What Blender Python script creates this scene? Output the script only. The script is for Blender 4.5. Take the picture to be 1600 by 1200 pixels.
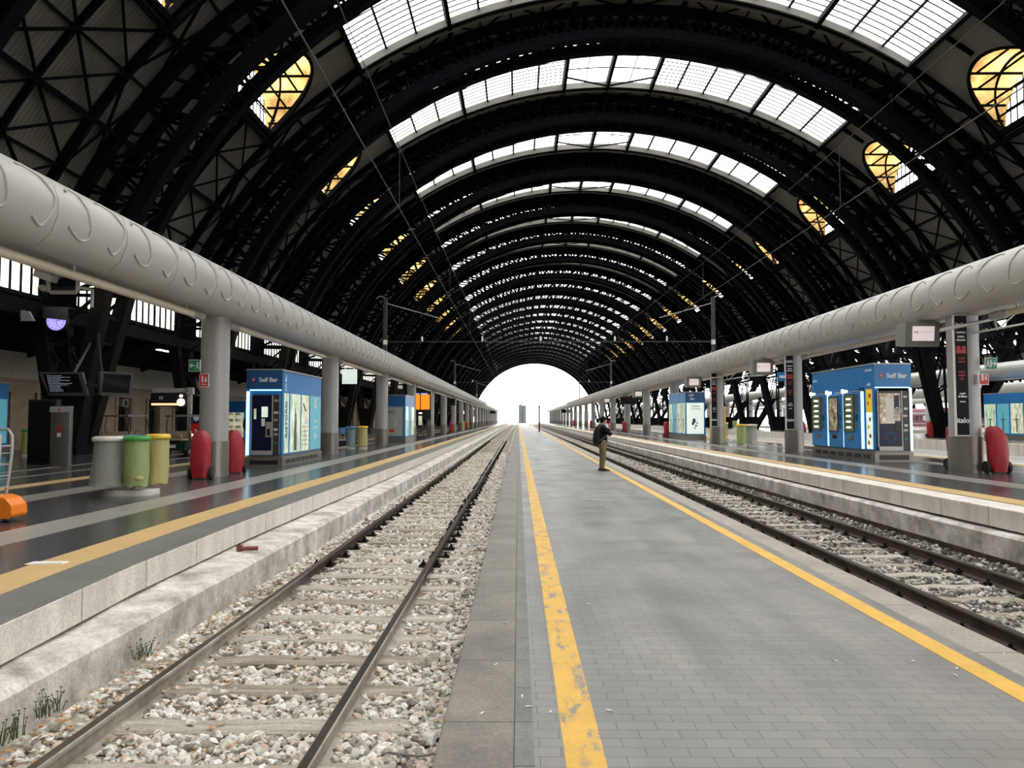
import bpy, bmesh, math, random
import numpy as np
from mathutils import Vector, Matrix, noise as mnoise
from mathutils.geometry import delaunay_2d_cdt

for o in list(bpy.data.objects):
    bpy.data.objects.remove(o)
C = bpy.context.scene.collection
R = math.radians
rnd = random.Random(7)

# ------------------------------------------------------------------ camera
cam_d = bpy.data.cameras.new('camera'); cam = bpy.data.objects.new('camera', cam_d); C.objects.link(cam)
cam_d.sensor_fit = 'HORIZONTAL'; cam_d.sensor_width = 36.0; cam_d.lens = 36.0 * 1160 / 1600
cam_d.clip_start = 0.05; cam_d.clip_end = 2000
cam.location = (0, 0, 1.6)
cam.rotation_euler = (R(90) + math.atan(55 / 1160), 0, math.atan(10 / 1160))
bpy.context.scene.camera = cam

# ------------------------------------------------------------------ sky and exposure
world = bpy.data.worlds.new('world'); bpy.context.scene.world = world
world.use_nodes = True
_n = world.node_tree.nodes; _l = world.node_tree.links
_bg = _n['Background']
_bg.inputs['Color'].default_value = (1.0, 0.99, 0.965, 1)
_bg.inputs['Strength'].default_value = 6.5
vs = bpy.context.scene.view_settings
vs.view_transform = 'Standard'; vs.look = 'None'; vs.gamma = 1.0; vs.use_curve_mapping = False
vs.exposure = 0.0


# ------------------------------------------------------------------ materials
def _new(name):
    m = bpy.data.materials.new(name); m.use_nodes = True
    return m, m.node_tree.nodes, m.node_tree.links, m.node_tree.nodes['Principled BSDF']


def objco(n, l, scale=(1, 1, 1)):
    tc = n.new('ShaderNodeTexCoord'); mp = n.new('ShaderNodeMapping')
    mp.inputs['Scale'].default_value = scale
    l.new(tc.outputs['Object'], mp.inputs['Vector'])
    return mp.outputs['Vector']


def ramp(n, l, fac, stops):
    r = n.new('ShaderNodeValToRGB')
    while len(r.color_ramp.elements) < len(stops):
        r.color_ramp.elements.new(0.5)
    for e, (p, c) in zip(r.color_ramp.elements, stops):
        e.position = p; e.color = (*c, 1)
    l.new(fac, r.inputs['Fac'])
    return r.outputs['Color']


def noise_tex(n, l, vec, scale, detail=4, rough=0.55):
    t = n.new('ShaderNodeTexNoise'); t.inputs['Scale'].default_value = scale
    t.inputs['Detail'].default_value = detail; t.inputs['Roughness'].default_value = rough
    l.new(vec, t.inputs['Vector'])
    return t.outputs['Fac']


def mixc(n, l, a, b, fac, mode='MIX'):
    m = n.new('ShaderNodeMix'); m.data_type = 'RGBA'; m.blend_type = mode
    for s, v in ((6, a), (7, b)):
        if isinstance(v, tuple): m.inputs[s].default_value = (*v, 1)
        else: l.new(v, m.inputs[s])
    if isinstance(fac, (int, float)): m.inputs[0].default_value = fac
    else: l.new(fac, m.inputs[0])
    return m.outputs[2]


def bump(n, l, p, h, dist=0.01, strength=0.5):
    b = n.new('ShaderNodeBump'); b.inputs['Distance'].default_value = dist
    b.inputs['Strength'].default_value = strength
    l.new(h, b.inputs['Height']); l.new(b.outputs['Normal'], p.inputs['Normal'])


def plain(name, col, rough=0.5, metal=0.0, var=0.0, vscale=4.0, emit=None, estr=0.0, bmp=0.0, stretch=(1, 1, 1), spec=None):
    m, n, l, p = _new(name)
    p.inputs['Base Color'].default_value = (*col, 1)
    p.inputs['Roughness'].default_value = rough; p.inputs['Metallic'].default_value = metal
    if spec is not None: p.inputs['Specular IOR Level'].default_value = spec
    if var > 0:
        v = objco(n, l, stretch); f = noise_tex(n, l, v, vscale, 5, 0.6)
        c = ramp(n, l, f, [(0.3, tuple(x * (1 - var) for x in col)), (0.7, tuple(min(1, x * (1 + var)) for x in col))])
        l.new(c, p.inputs['Base Color'])
        if bmp: bump(n, l, p, f, 0.01, bmp)
    if emit:
        p.inputs['Emission Color'].default_value = (*emit, 1); p.inputs['Emission Strength'].default_value = estr
    return m


M = {}
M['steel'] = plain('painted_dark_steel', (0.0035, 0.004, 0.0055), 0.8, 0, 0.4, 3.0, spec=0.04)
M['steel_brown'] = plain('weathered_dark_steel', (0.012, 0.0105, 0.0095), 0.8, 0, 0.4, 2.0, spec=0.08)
M['frame_grey'] = plain('skylight_edge_profile', (0.09, 0.085, 0.07), 0.5)
M['duct'] = plain('grey_painted_sheet', (0.44, 0.435, 0.41), 0.38, 0, 0.06, 0.6)
M['duct_groove'] = plain('dark_joint', (0.05, 0.05, 0.05), 0.7)
M['column'] = plain('grey_column_cladding', (0.34, 0.34, 0.335), 0.35, 0, 0.05, 1.5)
M['stainless'] = plain('brushed_stainless', (0.22, 0.205, 0.185), 0.38, 0.6, 0.12, 3.0, stretch=(8, 8, 0.3))
M['tube'] = plain('cream_lamp_tube', (0.62, 0.56, 0.44), 0.4)
M['metal_grey'] = plain('galvanised_metal', (0.42, 0.42, 0.40), 0.4, 0.3)
M['black'] = plain('black_plastic', (0.01, 0.01, 0.012), 0.4)
M['rubber'] = plain('black_rubber', (0.015, 0.015, 0.016), 0.75)
M['white'] = plain('white_enamel', (0.75, 0.75, 0.72), 0.4)
M['blue'] = plain('blue_laminate', (0.008, 0.185, 0.50), 0.35, 0, 0.08, 2.0)
M['blue_dark'] = plain('deep_blue_laminate', (0.008, 0.085, 0.24), 0.3)
M['led'] = plain('white_blue_light_strip', (0.8, 0.9, 1), 0.4, emit=(0.45, 0.80, 1.0), estr=1.5)
M['navy_glass'] = plain('navy_glass', (0.004, 0.009, 0.035), 0.25, spec=0.25)
M['dark_glass'] = plain('dark_glass', (0.008, 0.01, 0.012), 0.06)
M['red_cover'] = plain('red_tarpaulin', (0.33, 0.010, 0.022), 0.5, 0, 0.2, 7.0, bmp=1.0)
M['red'] = plain('red_enamel', (0.55, 0.02, 0.02), 0.4)
M['green'] = plain('green_enamel', (0.005, 0.20, 0.085), 0.4)
M['green_lid'] = plain('green_plastic_lid', (0.05, 0.33, 0.06), 0.4)
M['yellow_lid'] = plain('yellow_plastic_lid', (0.75, 0.50, 0.05), 0.4)
M['white_lid'] = plain('white_plastic_lid', (0.72, 0.71, 0.62), 0.4)
M['blue_lid'] = plain('blue_plastic_lid', (0.06, 0.22, 0.55), 0.4)
M['orange'] = plain('orange_plastic', (0.85, 0.22, 0.01), 0.35, 0, 0.06, 6.0)
M['screen_orange'] = plain('orange_lit_screen', (0.5, 0.2, 0.02), 0.4, emit=(1.0, 0.30, 0.01), estr=1.1)
M['screen_pink'] = plain('pale_pink_lit_screen', (0.5, 0.45, 0.45), 0.3, emit=(0.85, 0.70, 0.70), estr=0.65)
M['led_orange'] = plain('orange_led_text', (0.5, 0.2, 0.1), 0.4, emit=(1.0, 0.42, 0.22), estr=2.2)
M['clock_face'] = plain('lit_clock_face', (0.9, 0.85, 0.6), 0.4, emit=(1.0, 0.93, 0.70), estr=1.4)
M['clock_violet'] = plain('violet_lit_clock_face', (0.4, 0.35, 0.8), 0.4, emit=(0.36, 0.30, 0.95), estr=1.2)
M['lamp_white'] = plain('white_lamp', (0.9, 0.9, 0.85), 0.4, emit=(1.0, 0.96, 0.88), estr=2.4)
M['screen_text'] = plain('pale_screen_text', (0.3, 0.3, 0.36), 0.5, emit=(0.45, 0.48, 0.62), estr=0.35)
M['letter_white'] = plain('white_lettering', (0.78, 0.80, 0.82), 0.5)
M['letter_red'] = plain('red_lettering', (0.40, 0.03, 0.03), 0.5)
M['letter_dark'] = plain('dark_lettering', (0.04, 0.05, 0.05), 0.5)
M['panel_black'] = plain('black_advert_panel', (0.008, 0.008, 0.011), 0.6, spec=0.15)
M['totem_grey'] = plain('grey_totem_panel', (0.13, 0.125, 0.115), 0.35, 0.3, 0.15, 2.0)
M['monitor_grey'] = plain('grey_green_monitor_case', (0.19, 0.195, 0.17), 0.45)
M['charcoal'] = plain('charcoal_metal', (0.035, 0.035, 0.038), 0.4)
M['beige_seat'] = plain('beige_vinyl', (0.36, 0.30, 0.20), 0.5)
M['cart_green'] = plain('dark_green_paint', (0.008, 0.035, 0.025), 0.25)
M['skin'] = plain('skin', (0.50, 0.28, 0.20), 0.5)
M['hair'] = plain('dark_hair', (0.008, 0.007, 0.008), 0.8, 0, 0.3, 40.0, bmp=0.5, spec=0.15)
M['jacket'] = plain('black_jacket_cloth', (0.006, 0.0065, 0.010), 0.85, 0, 0.3, 12.0, bmp=0.4, spec=0.15)
M['pack'] = plain('dark_backpack_cloth', (0.009, 0.010, 0.015), 0.7, 0, 0.3, 10.0, bmp=0.4, spec=0.2)
M['strap'] = plain('grey_webbing', (0.10, 0.10, 0.10), 0.7)
M['khaki'] = plain('olive_khaki_cloth', (0.17, 0.15, 0.085), 0.8, 0, 0.2, 8.0, bmp=0.4)
M['shoe'] = plain('black_shoe_leather', (0.012, 0.012, 0.014), 0.35)
M['paper'] = plain('white_paper', (0.80, 0.79, 0.76), 0.7)
M['butt_orange'] = plain('orange_filter_paper', (0.55, 0.28, 0.12), 0.8)
M['brown_bag'] = plain('brown_rubbish', (0.22, 0.12, 0.05), 0.8, 0, 0.5, 14.0, bmp=0.5)
M['maroon'] = plain('maroon_train_paint', (0.20, 0.03, 0.05), 0.35)
M['grey_paint'] = plain('grey_train_paint', (0.35, 0.35, 0.36), 0.4)
M['yellow_ad'] = plain('yellow_advert', (0.85, 0.58, 0.02), 0.4, emit=(0.9, 0.6, 0.02), estr=0.25)
M['teal_ad'] = plain('teal_advert', (0.10, 0.35, 0.42), 0.4, emit=(0.10, 0.40, 0.50), estr=0.4)
M['wood_grey'] = plain('split_wood', (0.36, 0.25, 0.15), 0.8, 0, 0.3, 10.0)
M['cable'] = plain('grey_cable', (0.20, 0.20, 0.19), 0.6)
M['leaf_green'] = plain('weed_leaves', (0.07, 0.09, 0.035), 0.8)
M['copper_wire'] = plain('wire_metal', (0.06, 0.058, 0.052), 0.6, 0.2)
M['far_block'] = plain('dark_green_grey_panel', (0.06, 0.075, 0.07), 0.6, 0, 0.2, 1.5)
M['rust_red'] = plain('rusty_red_metal', (0.19, 0.045, 0.04), 0.6)


def mk_glass_white(name, col, rough_col=None, transp=0.35, dirt=0.0):
    m, n, l, p = _new(name)
    n.remove(p); out = n['Material Output']
    tl = n.new('ShaderNodeBsdfTranslucent'); tp = n.new('ShaderNodeBsdfTransparent'); mx = n.new('ShaderNodeMixShader')
    tp.inputs['Color'].default_value = (*col, 1)
    tl.inputs['Color'].default_value = (*col, 1)
    mx.inputs[0].default_value = transp
    if dirt:
        v = objco(n, l); f = noise_tex(n, l, v, 0.9, 6, 0.65)
        c = ramp(n, l, f, [(0.30, rough_col), (0.52, tuple((a + b) / 2 for a, b in zip(col, rough_col))), (0.66, col)])
        l.new(c, tl.inputs['Color']); l.new(c, tp.inputs['Color'])
    l.new(tl.outputs[0], mx.inputs[1]); l.new(tp.outputs[0], mx.inputs[2]); l.new(mx.outputs[0], out.inputs['Surface'])
    return m


M['skylight'] = mk_glass_white('wired_skylight_glass', (0.95, 0.96, 0.97), transp=0.75)
M['clerestory'] = mk_glass_white('frosted_window_glass', (0.88, 0.86, 0.80), (0.62, 0.62, 0.60), 0.12, 0.0)
M['amber'] = mk_glass_white('dirty_amber_glass', (0.42, 0.305, 0.115), (0.12, 0.056, 0.014), 0.04, 1.0)


def mk_bag(name, col, a=0.5):
    m, n, l, p = _new(name)
    p.inputs['Base Color'].default_value = (*col, 1); p.inputs['Roughness'].default_value = 0.35
    v = objco(n, l, (6, 6, 1.2)); f = noise_tex(n, l, v, 3.0, 4)
    bump(n, l, p, f, 0.03, 0.7)
    out = n['Material Output']; tp = n.new('ShaderNodeBsdfTransparent'); mx = n.new('ShaderNodeMixShader')
    tp.inputs['Color'].default_value = (*[min(1, c * 1.6) for c in col], 1)
    mx.inputs[0].default_value = a
    l.new(p.outputs[0], mx.inputs[1]); l.new(tp.outputs[0], mx.inputs[2]); l.new(mx.outputs[0], out.inputs['Surface'])
    return m


M['bag_white'] = mk_bag('cloudy_white_bag', (0.50, 0.52, 0.50), 0.5)
M['bag_green'] = mk_bag('pale_green_bag', (0.40, 0.50, 0.22), 0.3)
M['bag_yellow'] = mk_bag('pale_yellow_bag', (0.55, 0.52, 0.22), 0.25)
M['bag_blue'] = mk_bag('blue_grey_bag', (0.22, 0.33, 0.36), 0.2)


def mk_roof():
    m, n, l, p = _new('corrugated_roof_sheet')
    v = objco(n, l)
    w = n.new('ShaderNodeTexWave'); w.bands_direction = 'Y'; w.inputs['Scale'].default_value = 1.6
    w.inputs['Distortion'].default_value = 0.3
    l.new(v, w.inputs['Vector'])
    f = noise_tex(n, l, v, 0.5, 5)
    c = ramp(n, l, f, [(0.3, (0.088, 0.081, 0.066)), (0.7, (0.15, 0.14, 0.114))])
    c2 = mixc(n, l, c, (0.05, 0.046, 0.038), w.outputs['Fac'])
    mm = n.new('ShaderNodeMix'); mm.data_type = 'RGBA'; mm.inputs[0].default_value = 0.5
    l.new(c, mm.inputs[6]); l.new(c2, mm.inputs[7]); l.new(mm.outputs[2], p.inputs['Base Color'])
    p.inputs['Roughness'].default_value = 0.75
    bump(n, l, p, w.outputs['Fac'], 0.03, 0.4)
    return m


M['roof'] = mk_roof()


def mk_pavers():
    m, n, l, p = _new('grey_block_pavers')
    v = objco(n, l)
    b = n.new('ShaderNodeTexBrick')
    b.inputs['Scale'].default_value = 1.0; b.inputs['Brick Width'].default_value = 0.205
    b.inputs['Row Height'].default_value = 0.103; b.inputs['Mortar Size'].default_value = 0.0022
    b.inputs['Mortar Smooth'].default_value = 0.2
    b.inputs['Color1'].default_value = (0.188, 0.187, 0.180, 1); b.inputs['Color2'].default_value = (0.218, 0.216, 0.208, 1)
    b.inputs['Mortar'].default_value = (0.06, 0.058, 0.056, 1)
    l.new(v, b.inputs['Vector'])
    f = noise_tex(n, l, v, 0.55, 7, 0.62)
    st = ramp(n, l, f, [(0.30, (0.82, 0.80, 0.77)), (0.5, (1.0, 0.99, 0.98)), (0.70, (1.18, 1.16, 1.12))])
    c = mixc(n, l, b.outputs['Color'], st, 1.0, 'MULTIPLY')
    v2 = objco(n, l, (1, 0.12, 1)); f2 = noise_tex(n, l, v2, 2.2, 5)
    st2 = ramp(n, l, f2, [(0.35, (0.84, 0.84, 0.85)), (0.65, (1.16, 1.15, 1.12))])
    c = mixc(n, l, c, st2, 1.0, 'MULTIPLY')
    l.new(c, p.inputs['Base Color'])
    f3 = noise_tex(n, l, v, 1.1, 5)
    r = ramp(n, l, f3, [(0.35, (0.30,) * 3), (0.65, (0.52,) * 3)]); l.new(r, p.inputs['Roughness'])
    bump(n, l, p, b.outputs['Fac'], 0.004, -0.6)
    return m


M['pavers'] = mk_pavers()


def mk_stone(name, c0, c1, scale=1.2, rough=0.6, jy=0.0, stretch=(1, 1, 1), bmp=0.25, jc=(0.06, 0.06, 0.055)):
    m, n, l, p = _new(name)
    v = objco(n, l, stretch)
    f = noise_tex(n, l, v, scale, 8, 0.68)
    c = ramp(n, l, f, [(0.30, c0), (0.68, c1)])
    v1 = objco(n, l); g = noise_tex(n, l, v1, 40, 2)
    c = mixc(n, l, c, ramp(n, l, g, [(0.35, (0.86,) * 3), (0.65, (1.12,) * 3)]), 1.0, 'MULTIPLY')
    if jy:
        sx = n.new('ShaderNodeSeparateXYZ'); l.new(v1, sx.inputs[0])
        md = n.new('ShaderNodeMath'); md.operation = 'PINGPONG'; md.inputs[1].default_value = jy / 2
        l.new(sx.outputs['Y'], md.inputs[0])
        lt = n.new('ShaderNodeMath'); lt.operation = 'LESS_THAN'; lt.inputs[1].default_value = 0.006
        l.new(md.outputs[0], lt.inputs[0])
        c = mixc(n, l, c, jc, lt.outputs[0])
    l.new(c, p.inputs['Base Color']); p.inputs['Roughness'].default_value = rough
    bump(n, l, p, f, 0.02, bmp)
    return m


M['coping_brown'] = mk_stone('brownish_kerb_stone', (0.125, 0.114, 0.096), (0.24, 0.218, 0.185), 1.6, 0.6, jy=1.0)
M['coping_buff'] = mk_stone('buff_kerb_stone', (0.23, 0.21, 0.18), (0.36, 0.33, 0.28), 1.6, 0.6, jy=1.3)
M['dark_slab'] = mk_stone('dark_grey_slab', (0.125, 0.125, 0.125), (0.20, 0.20, 0.195), 2.0, 0.6, jy=0.5)
M['fascia'] = mk_stone('pale_stone_face', (0.50, 0.46, 0.41), (0.76, 0.72, 0.66), 1.3, 0.7, jy=1.2, stretch=(2, 2, 0.5), bmp=0.2)
M['kerb_rough'] = mk_stone('rough_whitish_kerb', (0.24, 0.215, 0.175), (0.82, 0.79, 0.75), 2.2, 0.85, bmp=1.0)
M['terrazzo'] = mk_stone('polished_dark_terrazzo', (0.044, 0.045, 0.047), (0.070, 0.071, 0.072), 0.8, 0.21, jy=0.0, bmp=0.03)
M['terrazzo_light'] = mk_stone('polished_grey_terrazzo', (0.13, 0.13, 0.125), (0.19, 0.19, 0.18), 0.8, 0.2, bmp=0.03)
M['band'] = mk_stone('light_stone_band', (0.25, 0.235, 0.215), (0.34, 0.32, 0.29), 1.0, 0.32, bmp=0.03)
M['coping_grey'] = mk_stone('grey_platform_coping', (0.105, 0.108, 0.10), (0.17, 0.17, 0.16), 1.3, 0.5, bmp=0.1)
M['concrete'] = mk_stone('pale_concrete', (0.38, 0.37, 0.34), (0.56, 0.55, 0.52), 1.2, 0.8)
M['plaster'] = mk_stone('pale_plaster', (0.40, 0.38, 0.31), (0.52, 0.49, 0.41), 0.5, 0.8, jy=4.0, jc=(0.05, 0.045, 0.035))
M['travertine'] = mk_stone('brown_travertine', (0.24, 0.18, 0.12), (0.40, 0.31, 0.22), 0.7, 0.7, jy=1.4, stretch=(1, 1, 3), jc=(0.05, 0.04, 0.03))
M['brickrubble'] = mk_stone('broken_brick', (0.12, 0.07, 0.05), (0.36, 0.29, 0.24), 5.0, 0.9, bmp=0.9)
M['asphalt'] = mk_stone('far_ground', (0.26, 0.25, 0.23), (0.36, 0.35, 0.33), 0.4, 0.8)
M['sleeper'] = mk_stone('bleached_sleeper_wood', (0.14, 0.105, 0.068), (0.47, 0.43, 0.36), 2.2, 0.85, stretch=(0.7, 9, 9), bmp=0.7)
M['sleeper_light'] = mk_stone('dusty_sleeper_wood', (0.26, 0.225, 0.17), (0.55, 0.52, 0.46), 2.0, 0.85, stretch=(0.7, 9, 9), bmp=0.7)
def mk_rail_side():
    m, n, l, p = _new('rail_side')
    v = objco(n, l); f = noise_tex(n, l, v, 3.0, 6, 0.65)
    rust = ramp(n, l, f, [(0.3, (0.022, 0.016, 0.012)), (0.7, (0.075, 0.050, 0.036))])
    dust = ramp(n, l, f, [(0.3, (0.20, 0.18, 0.145)), (0.65, (0.46, 0.43, 0.37))])
    sx = n.new('ShaderNodeSeparateXYZ'); l.new(v, sx.inputs[0])
    ad = n.new('ShaderNodeMath'); ad.operation = 'MULTIPLY_ADD'; l.new(f, ad.inputs[0]); ad.inputs[1].default_value = 4.0; l.new(sx.outputs['Y'], ad.inputs[2])
    mr = n.new('ShaderNodeMapRange'); l.new(ad.outputs[0], mr.inputs['Value']); mr.inputs['From Min'].default_value = 9.5; mr.inputs['From Max'].default_value = 12.0
    c = mixc(n, l, dust, rust, mr.outputs[0]); l.new(c, p.inputs['Base Color']); p.inputs['Roughness'].default_value = 0.85
    bump(n, l, p, f, 0.01, 0.3)
    return m


M['rail_side_dusty'] = mk_rail_side()
M['rail_side'] = mk_stone('rusty_rail_side', (0.022, 0.016, 0.012), (0.075, 0.050, 0.036), 3.0, 0.8, bmp=0.3)
M['rail_foot'] = mk_stone('dusty_rail_foot', (0.20, 0.18, 0.145), (0.46, 0.43, 0.37), 2.5, 0.85, bmp=0.4)
M['rail_top'] = plain('worn_rail_head', (0.13, 0.115, 0.10), 0.27, 0.8, 0.25, 3.0, stretch=(1, 0.2, 1))


def mk_ballast(name, dark, light):
    m, n, l, p = _new(name)
    v = objco(n, l)
    vo = n.new('ShaderNodeTexVoronoi'); vo.inputs['Scale'].default_value = 17.0; l.new(v, vo.inputs['Vector'])
    sp = n.new('ShaderNodeSeparateColor'); l.new(vo.outputs['Color'], sp.inputs[0])
    c = ramp(n, l, sp.outputs[0], [(0.0, dark), (0.35, tuple((a + b) / 2 for a, b in zip(dark, light))), (1.0, light)])
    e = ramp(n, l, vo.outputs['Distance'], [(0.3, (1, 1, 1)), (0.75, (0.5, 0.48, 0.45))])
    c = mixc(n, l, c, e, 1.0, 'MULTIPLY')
    f = noise_tex(n, l, v, 0.35, 4)
    c = mixc(n, l, c, ramp(n, l, f, [(0.35, (0.75, 0.74, 0.72)), (0.6, (1.1, 1.1, 1.08))]), 1.0, 'MULTIPLY')
    l.new(c, p.inputs['Base Color']); p.inputs['Roughness'].default_value = 0.9
    bump(n, l, p, vo.outputs['Distance'], 0.05, -0.9)
    return m


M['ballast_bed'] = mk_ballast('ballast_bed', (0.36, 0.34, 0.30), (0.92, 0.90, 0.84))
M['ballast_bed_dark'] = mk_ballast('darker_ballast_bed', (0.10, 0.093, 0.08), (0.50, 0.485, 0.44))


def mk_stones(name, stops):
    m, n, l, p = _new(name)
    g = n.new('ShaderNodeNewGeometry')
    c = ramp(n, l, g.outputs['Random Per Island'], stops)
    v = objco(n, l); f = noise_tex(n, l, v, 30, 3)
    c = mixc(n, l, c, ramp(n, l, f, [(0.35, (0.82,) * 3), (0.65, (1.12,) * 3)]), 1.0, 'MULTIPLY')
    l.new(c, p.inputs['Base Color']); p.inputs['Roughness'].default_value = 0.85
    return m


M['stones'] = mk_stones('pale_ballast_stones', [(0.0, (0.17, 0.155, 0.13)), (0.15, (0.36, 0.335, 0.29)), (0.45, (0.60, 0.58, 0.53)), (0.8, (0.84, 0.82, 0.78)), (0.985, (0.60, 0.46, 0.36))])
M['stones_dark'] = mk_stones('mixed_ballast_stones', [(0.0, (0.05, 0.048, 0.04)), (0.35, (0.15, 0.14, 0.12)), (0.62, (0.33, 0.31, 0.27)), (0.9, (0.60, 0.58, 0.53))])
M['litter'] = mk_stones('brown_leaf_litter', [(0.0, (0.16, 0.08, 0.035)), (0.4, (0.42, 0.20, 0.07)), (0.7, (0.60, 0.36, 0.14)), (0.9, (0.70, 0.62, 0.5))])


def mk_yellow(name, wear=0.0, c0=(0.55, 0.32, 0.045), c1=(0.74, 0.44, 0.07), under=(0.22, 0.215, 0.205), tact=False, rough=0.55):
    m, n, l, p = _new(name)
    v = objco(n, l); f = noise_tex(n, l, v, 3.0, 6, 0.7)
    c = ramp(n, l, f, [(0.3, c0), (0.7, c1)])
    if wear:
        v2 = objco(n, l, (1, 0.35, 1)); g = noise_tex(n, l, v2, 9.0, 8, 0.75)
        k = ramp(n, l, g, [(wear - 0.06, (1, 1, 1)), (wear + 0.05, (0, 0, 0))])
        c = mixc(n, l, c, under, k)
    if tact:
        ck = n.new('ShaderNodeTexVoronoi'); ck.inputs['Scale'].default_value = 24; ck.inputs['Randomness'].default_value = 0.0
        l.new(v, ck.inputs['Vector']); bump(n, l, p, ck.outputs['Distance'], 0.006, -0.8)
    l.new(c, p.inputs['Base Color']); p.inputs['Roughness'].default_value = rough
    return m


M['yellow_paint'] = mk_yellow('worn_yellow_paint', 0.44)
M['yellow_paint_solid'] = mk_yellow('yellow_paint', 0.30)
M['yellow_tactile'] = mk_yellow('yellow_tactile_tiles', 0, (0.50, 0.335, 0.135), (0.63, 0.43, 0.185), tact=True, rough=0.5)


def mk_poster(name, stops, scale, estr, stretch=(1, 1, 1)):
    m, n, l, p = _new(name)
    v = objco(n, l, stretch); f = noise_tex(n, l, v, scale, 5, 0.6)
    c = ramp(n, l, f, stops); l.new(c, p.inputs['Base Color']); l.new(c, p.inputs['Emission Color'])
    p.inputs['Emission Strength'].default_value = estr; p.inputs['Roughness'].default_value = 0.15
    return m


M['poster_a'] = mk_poster('backlit_pale_green_poster', [(0.3, (0.22, 0.33, 0.24)), (0.5, (0.55, 0.68, 0.50)), (0.7, (0.80, 0.86, 0.72))], 2.2, 0.42, (1, 2, 0.7))
M['poster_b'] = mk_poster('backlit_cream_poster', [(0.3, (0.33, 0.33, 0.20)), (0.5, (0.66, 0.68, 0.48)), (0.7, (0.85, 0.86, 0.74))], 3.0, 0.42, (1, 2, 0.8))
M['poster_w'] = mk_poster('backlit_white_poster', [(0.3, (0.60, 0.78, 0.70)), (0.6, (0.82, 0.92, 0.86))], 1.2, 0.62)
M['shelf_light'] = plain('lit_shelf_lamp', (0.9, 0.9, 0.7), 0.4, emit=(1.0, 1.0, 0.75), estr=3.0)
M['vend_inner'] = mk_poster('vending_interior', [(0.3, (0.02, 0.04, 0.02)), (0.55, (0.10, 0.13, 0.06)), (0.75, (0.25, 0.24, 0.12))], 9.0, 0.35)
M['vend_goods'] = mk_poster('vending_goods', [(0.3, (0.03, 0.02, 0.02)), (0.5, (0.30, 0.22, 0.12)), (0.7, (0.70, 0.66, 0.52))], 5.0, 0.35)


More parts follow.
